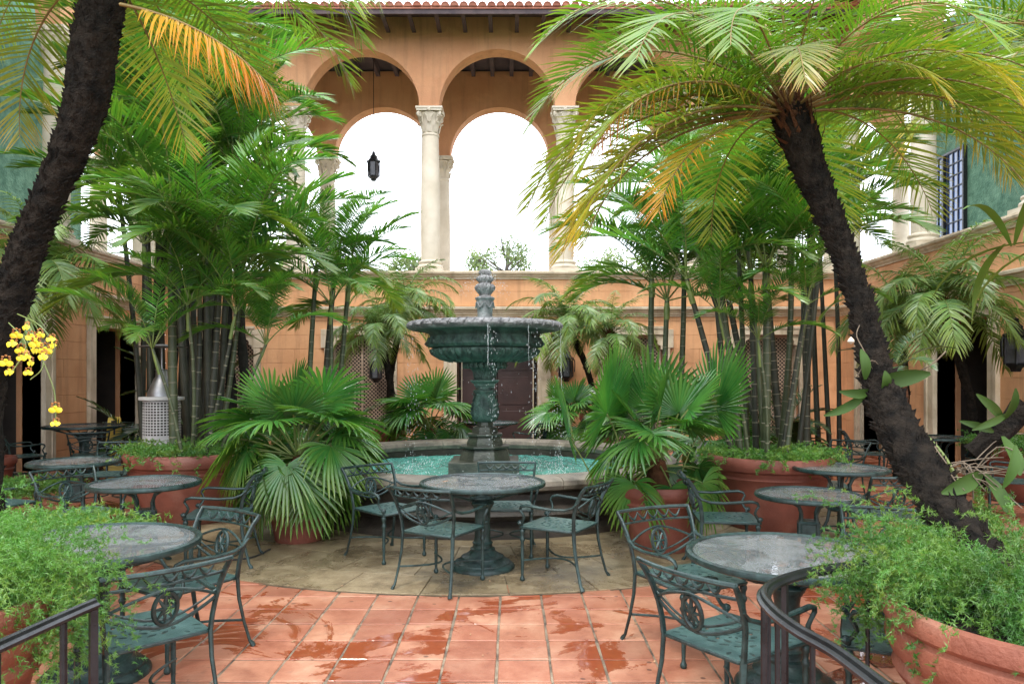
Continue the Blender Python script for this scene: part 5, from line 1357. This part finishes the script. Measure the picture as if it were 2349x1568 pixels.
oc3 = empty('orchid', at(2280,1040,3.3), 0, 'orchid clump at right with hanging green leaves and bare wiry roots', 'orchid', 'orchids on palm trunks')
for a, b_, w_, sg in [((2255,1085,3.3),(2160,1130,3.2),.075,.0),((2260,1085,3.3),(2310,1175,3.2),.06,.0),((2300,1000,3.3),(2340,1090,3.2),.06,0),((2330,1020,3.2),(2300,1120,3.2),.05,0),((2300,960,3.3),(2240,905,3.2),.045,-.03),((2300,965,3.3),(2330,890,3.2),.04,0),((2310,950,3.3),(2230,985,3.2),.035,.02),((2280,990,3.3),(2200,965,3.3),.035,.0)]:
    strapleaf(oc3, rl(oc3,*a), rl(oc3,*b_), w_, sg)
rt = MB()
for k in range(20):
    a = Vector(rl(oc3, 2190+rnd.uniform(-20,60), 1075+rnd.uniform(-20,20), 3.3)); b_ = a+Vector((rnd.uniform(-.05,.32), rnd.uniform(-.15,.1), rnd.uniform(-.18,.16))); m_ = (a+b_)/2+Vector((rnd.uniform(-.05,.05),0,rnd.uniform(-.02,.08)))
    rt.tube(trunk_path([a,m_,b_], 7), .0028, 4)
rt.build('root_tangle', M['root'], oc3)
MB().tube(trunk_path([rl(oc3,2200,1075,3.4), rl(oc3,2160,1120,3.5), rl(oc3,2110,1180,3.6)], 8), .010, 6).build('stem', M['root'], oc3)
MB().tube(trunk_path([rl(oc3,2360,930,3.3), rl(oc3,2300,985,3.35), rl(oc3,2230,1040,3.4)], 8), [.05,.05,.045,.045,.05,.05,.05,.05], 9, ridge=lambda i,j: rnd.uniform(-.3,.3)).build('mount', M['trunk'], oc3)
ow = empty('orchid', at(1970,820,4.0), 0, 'bare thin orchid stalks with one pale bloom on the leaning trunk', 'orchid')
st = MB()
for pl in ([(2015,880,3.95),(1985,810,3.9),(1965,770,3.9),(1972,745,3.9)], [(2040,880,3.95),(2010,830,3.9),(1985,835,3.9),(1965,865,3.9)], [(2060,870,3.95),(2130,840,3.8),(2170,805,3.8)]):
    st.tube(trunk_path([rl(ow,*q) for q in pl], 12), .0035, 4)
st.build('stalk', M['root'], ow)
MB().lathe([(0,-.02),(.02,-.005),(.012,.01),(0,.022)], 6, tuple(rl(ow,1952,781,3.88)), cap=False).build('bloom', M['column'], ow)
# yellow orchids on the left trunk
oy = empty('yellow_orchid', at(60,760,4.15), 0, 'sprays of bright yellow orchids hanging on the left palm trunk', 'orchid')
fl = MB()
def petal(mb, c, dx, dz, w_, h_, n=9, yoff=0): mb.add([(c[0]+dx, c[1]-.008+yoff, c[2]+dz)]+[(c[0]+dx+w_*math.cos(2*PI*i/n), c[1]+yoff+.006*math.sin(4*PI*i/n), c[2]+dz+h_*math.sin(2*PI*i/n)) for i in range(n)], [(0,i+1,(i+1)%n+1) for i in range(n)])
fm = MB(); petal(fm, (0,0,0), -.018, -.015, .024,.020); petal(fm, (0,0,0), .018, -.015, .024,.020, yoff=-.002); petal(fm, (0,0,0), 0, .006, .012,.010, yoff=-.004)
fm.mi = 1
for a in (90,35,145,200,-20): petal(fm, (0,0,0), .022*math.cos(R(a)), .018+.018*math.sin(R(a)), .008,.008, yoff=.004)
fmm = fm.mesh('flower', [M['orchid_yellow'], M['orchid_brown']])
for px, py in [(62,748),(93,765),(30,785),(118,775),(45,800),(80,800),(60,815),(105,800),(120,790),(15,828),(20,850),(98,815),(70,830),(48,818),(86,785),(68,852),(128,935),(125,968),(35,765),(75,770)]:
    p = rl(oy, px+rnd.uniform(-4,4), py, 4.2+rnd.uniform(-.06,.06)); o = linkobj('flower', fmm, oy, p, rnd.uniform(-.6,.6)); s_ = rnd.uniform(.6,.95); o.scale = (s_,)*3
    o.rotation_euler[0] = rnd.uniform(-.4,.3)
st = MB()
for pl in ([(40,720,4.3),(90,745,4.2),(125,790,4.2),(115,820,4.2)], [(20,740,4.3),(60,790,4.2),(30,850,4.2)], [(60,730,4.3),(100,830,4.2),(70,870,4.2)], [(100,830,4.2),(125,900,4.2),(128,975,4.2)]):
    st.tube(trunk_path([rl(oy,*q) for q in pl], 12), .0035, 4)
st.build('stalk', M['rachis'], oy)

# ---------------------------------------------------------------- trees beyond the arcade
def tree(x, y, h, rad, label, seed):
    e = empty('tree', (x,y,0), 0, label, 'tree', 'trees beyond the arcade'); q = random.Random(seed)
    mb = MB(); mb.tube(trunk_path([(0,0,0),(.3,0,h*.4),(0,0,h*.7),(.2,0,h*.95)], 14), [.30-.018*i for i in range(14)], 8)
    for k in range(16):
        a = q.uniform(0,6.3); z = h*q.uniform(.5,.9); r_ = rad*q.uniform(.5,1); mb.tube(trunk_path([(0.1,0,z),(r_*.5*math.cos(a),r_*.5*math.sin(a),z+.5),(r_*math.cos(a),r_*math.sin(a),z+h*.12)], 6), [.08,.06,.05,.04,.03,.02], 5)
    mb.build('trunk', M['bark'], e)
    leafcloud('crown', e, (0,0,h*.82), (rad,rad,h*.18), 1700, .20, 'tree', seed)
tree(at(1160,600,42).x, 42, 9.3, 1.7, 'airy tree seen through the central arch, the taller of two', 3)
tree(at(1093,600,44).x, 44, 9.0, .8, 'thin small tree left of the airy one in the central arch', 4)
tree(at(940,600,38).x, 38, 8.0, 1.3, 'pale tree showing beside the left column', 5)
tree(at(1035,620,46).x, 46, 7.0, .8, 'low tree top at the left foot of the central arch', 6)
tree(at(1400,640,34).x, 34, 7.2, 2.2, 'green tree behind the right column of the centre arch', 7)
tree(at(640,600,34).x, 34, 8.0, 3.0, 'tree beyond the left upper arches, mostly hidden by palms', 8)
tree(at(1700,600,34).x, 34, 8.0, 3.0, 'tree beyond the right upper arches, mostly hidden by palms', 9)

# ---------------------------------------------------------------- heater, floor sign, rails, hose
he = empty('patio_heater', (-4.52,9.55,0), 0, 'steel patio heater with perforated drum behind the left canes', 'patio heater')
MB().lathe([(.235,0),(.24,.03),(.235,.06),(.225,.08),(.225,.86)], 36).build('drum', M['white_metal'], he)
MB().lathe([(.20,.86),(.20,1.32)], 24).build('inner_drum', M['dark'], he)
g = MB()
for k in range(36):
    a = 2*PI*k/36; x, y = .226*math.cos(a), .226*math.sin(a); tx, ty = -math.sin(a)*.006, math.cos(a)*.006
    g.add([(x-tx,y-ty,.86),(x+tx,y+ty,.86),(x+tx,y+ty,1.30),(x-tx,y-ty,1.30)], [(0,1,2,3)])
for k in range(13): z = .86+k*.036; g.lathe([(.227,z),(.227,z+.014)], 36, cap=False)
o = g.build('perforated_band', M['white_metal'], he, smooth=0); o['kind'] = 'stuff'
MB().lathe([(.225,1.31),(.27,1.32),(.275,1.34),(.27,1.36),(.15,1.365)], 36).build('flange', M['white_metal'], he)
MB().lathe([(.18,1.366),(.17,1.42),(.10,1.58),(.075,1.62),(.07,1.70),(.085,1.71),(.02,1.72)], 28).build('burner_cone', M['steel'], he)
MB().tube([(0,0,1.7),(0,0,2.02)], .012, 8).build('post', M['steel'], he)
MB().lathe([(.30,2.0),(.305,2.008),(.02,2.04)], 40).build('reflector', M['steel'], he)
sg = empty('wet_floor_sign', (-6.85,12.75,0), R(20), 'yellow wet floor sign standing beside the farthest left table', 'sign')
for s_ in (-1,1):
    mb = MB(); y0, y1 = s_*.16, s_*.015
    def q4(x, z, t_): y = y0+(y1-y0)*z/.92; return [(x, y-t_, z)]
    for (xa, xb, za, zb, xc, xd) in [(-.14,-.10,0,.9,-.10,-.07),(.10,.14,0,.9,.07,.10)]: pass
    def yy(z): return y0+(y1-y0)*z/.92
    vs = []; 
    prof = [(0,.15),(.10,.145),(.80,.105),(.90,.095),(.92,.08)]
    for z, h_ in prof: vs += [(-h_,yy(z)-.01,z),(h_,yy(z)-.01,z),(h_,yy(z)+.01,z),(-h_,yy(z)+.01,z)]
    fs = [(3,2,1,0)]
    for r_ in range(len(prof)-1):
        for i in range(4): a = r_*4+i; b_ = r_*4+(i+1)%4; fs.append((a,b_,b_+4,a+4))
    fs.append(tuple(len(vs)-4+i for i in range(4)))
    pn = MB().add(vs, fs).build('panel', M['yellow'], sg, smooth=0)
    zc_ = .83; MB().box(-.045,.045, yy(zc_)-.013, yy(zc_)+.013, .80,.86).build('handle_slot', M['dark'], sg, smooth=0)
    if s_ == -1:
        def bar(x0,x1,z0,z1): MB().box(x0,x1, yy((z0+z1)/2)-.016, yy((z0+z1)/2)-.008, z0,z1).build('print', M['black_print'], pn, smooth=0)
        bar(-.008,.022,.60,.72); bar(-.008,.022,.55,.58); bar(-.07,.07,.40,.43); bar(-.06,.06,.33,.36); bar(-.02,.02,.15,.28)
def railing(name, pts, label, posts):
    e = empty(name, (0,0,0), 0, label, 'handrail')
    P = trunk_path(pts, 40)
    r_ = MB(); r_.tube(P, .026, 10, flat=.55, up=(0,0,1)); r_.build('handrail', M['rail'], e)
    r2 = MB(); r2.tube([p+Vector((0,0,.012)) for p in P], .014, 8); r2.build('top_bead', M['rail'], e)
    for (k, w_) in posts:
        p = P[k]; MB().tube([(p.x,p.y,0),(p.x,p.y,p.z-.01)], w_, 4 if w_ > .012 else 8, flat=1).build('post', M['rail'], e)
    return e
ra = [at(1990,1332,3.02), at(1900,1336,2.96), at(1830,1350,2.87), at(1772,1385,2.74), at(1752,1425,2.60), at(1778,1475,2.42), at(1835,1520,2.24), at(1930,1580,2.05), (.93,1.7,.93)]
ra = [(p[0],p[1],.86) for p in ra]
railing('curved_railing', ra, 'black curved handrail sweeping round at the lower right', [(0,.009),(12,.014),(16,.010),(20,.012),(25,.009),(31,.009),(37,.009)])
la = [(-1.49,2.64,.82),(-1.505,2.55,.82),(-1.53,2.35,.82),(-1.56,2.05,.82),(-1.58,1.7,.82)]
railing('straight_railing', la, 'black handrail entering at the lower left, under the fern', [(1,.018),(13,.012),(24,.009),(34,.009)])
hs = [at(480,1245,6.55), at(530,1258,6.5), at(580,1252,6.6), at(620,1230,6.9)]
o = MB().tube(trunk_path([(p[0],p[1],.02) for p in hs], 20), .008, 6).build('hose', M['black_print']); tag(o, 'thin black hose on the wet stone by the left fan palm pot', 'hose')

wd_ = MB()
wd_.box(-1.55, -1.5, 2.90, 2.995, 4.65, 6.95); wd_.box(-.1, -.05, 2.90, 2.995, 4.65, 6.95); wd_.box(-1.5, -.1, 2.90, 2.994, 4.62, 4.70); wd_.box(-1.5, -.1, 2.90, 2.994, 6.90, 6.95)
wd_.build('window_frame', M['iron'], right, smooth=0)
lt = MB()
for k in range(170):
    x, y = rnd.uniform(-4.5,4.5), rnd.uniform(3.6,9); a = rnd.uniform(0,6.3); l = rnd.uniform(.006,.022); w_ = l*rnd.uniform(.25,.5)
    if math.hypot(x-FX, y-FY) < 2.6: continue
    c_, s_ = math.cos(a), math.sin(a); z = .012 if math.hypot(x-FX, y-FY) < 4.35 else .004
    lt.add([(x-l*c_,y-l*s_,z),(x+w_*s_,y-w_*c_,z+.003),(x+l*c_,y+l*s_,z+.004),(x-w_*s_,y+w_*c_,z+.002)], [(0,1,2,3)])
o = lt.build('leaf_litter', M['dry'], smooth=0); tag(o, 'small dry leaf bits scattered over the wet paving', 'leaf litter', kind='stuff')
# dry leaves on the middle table and the floor
for k, (x, y, z, lab) in enumerate([(-.56,6.2,.745,'small dry leaf lying on the table before the fountain')]):
    V = np.array([(x-.04,y,z),(x,y-.02,z+.006),(x+.045,y+.005,z+.014),(x,y+.025,z+.008)]); o = linkobj('dry_leaf', npmesh('dry_leaf', V, np.array([(0,1,2,3)]), M['dry'])); tag(o, lab, 'leaf')
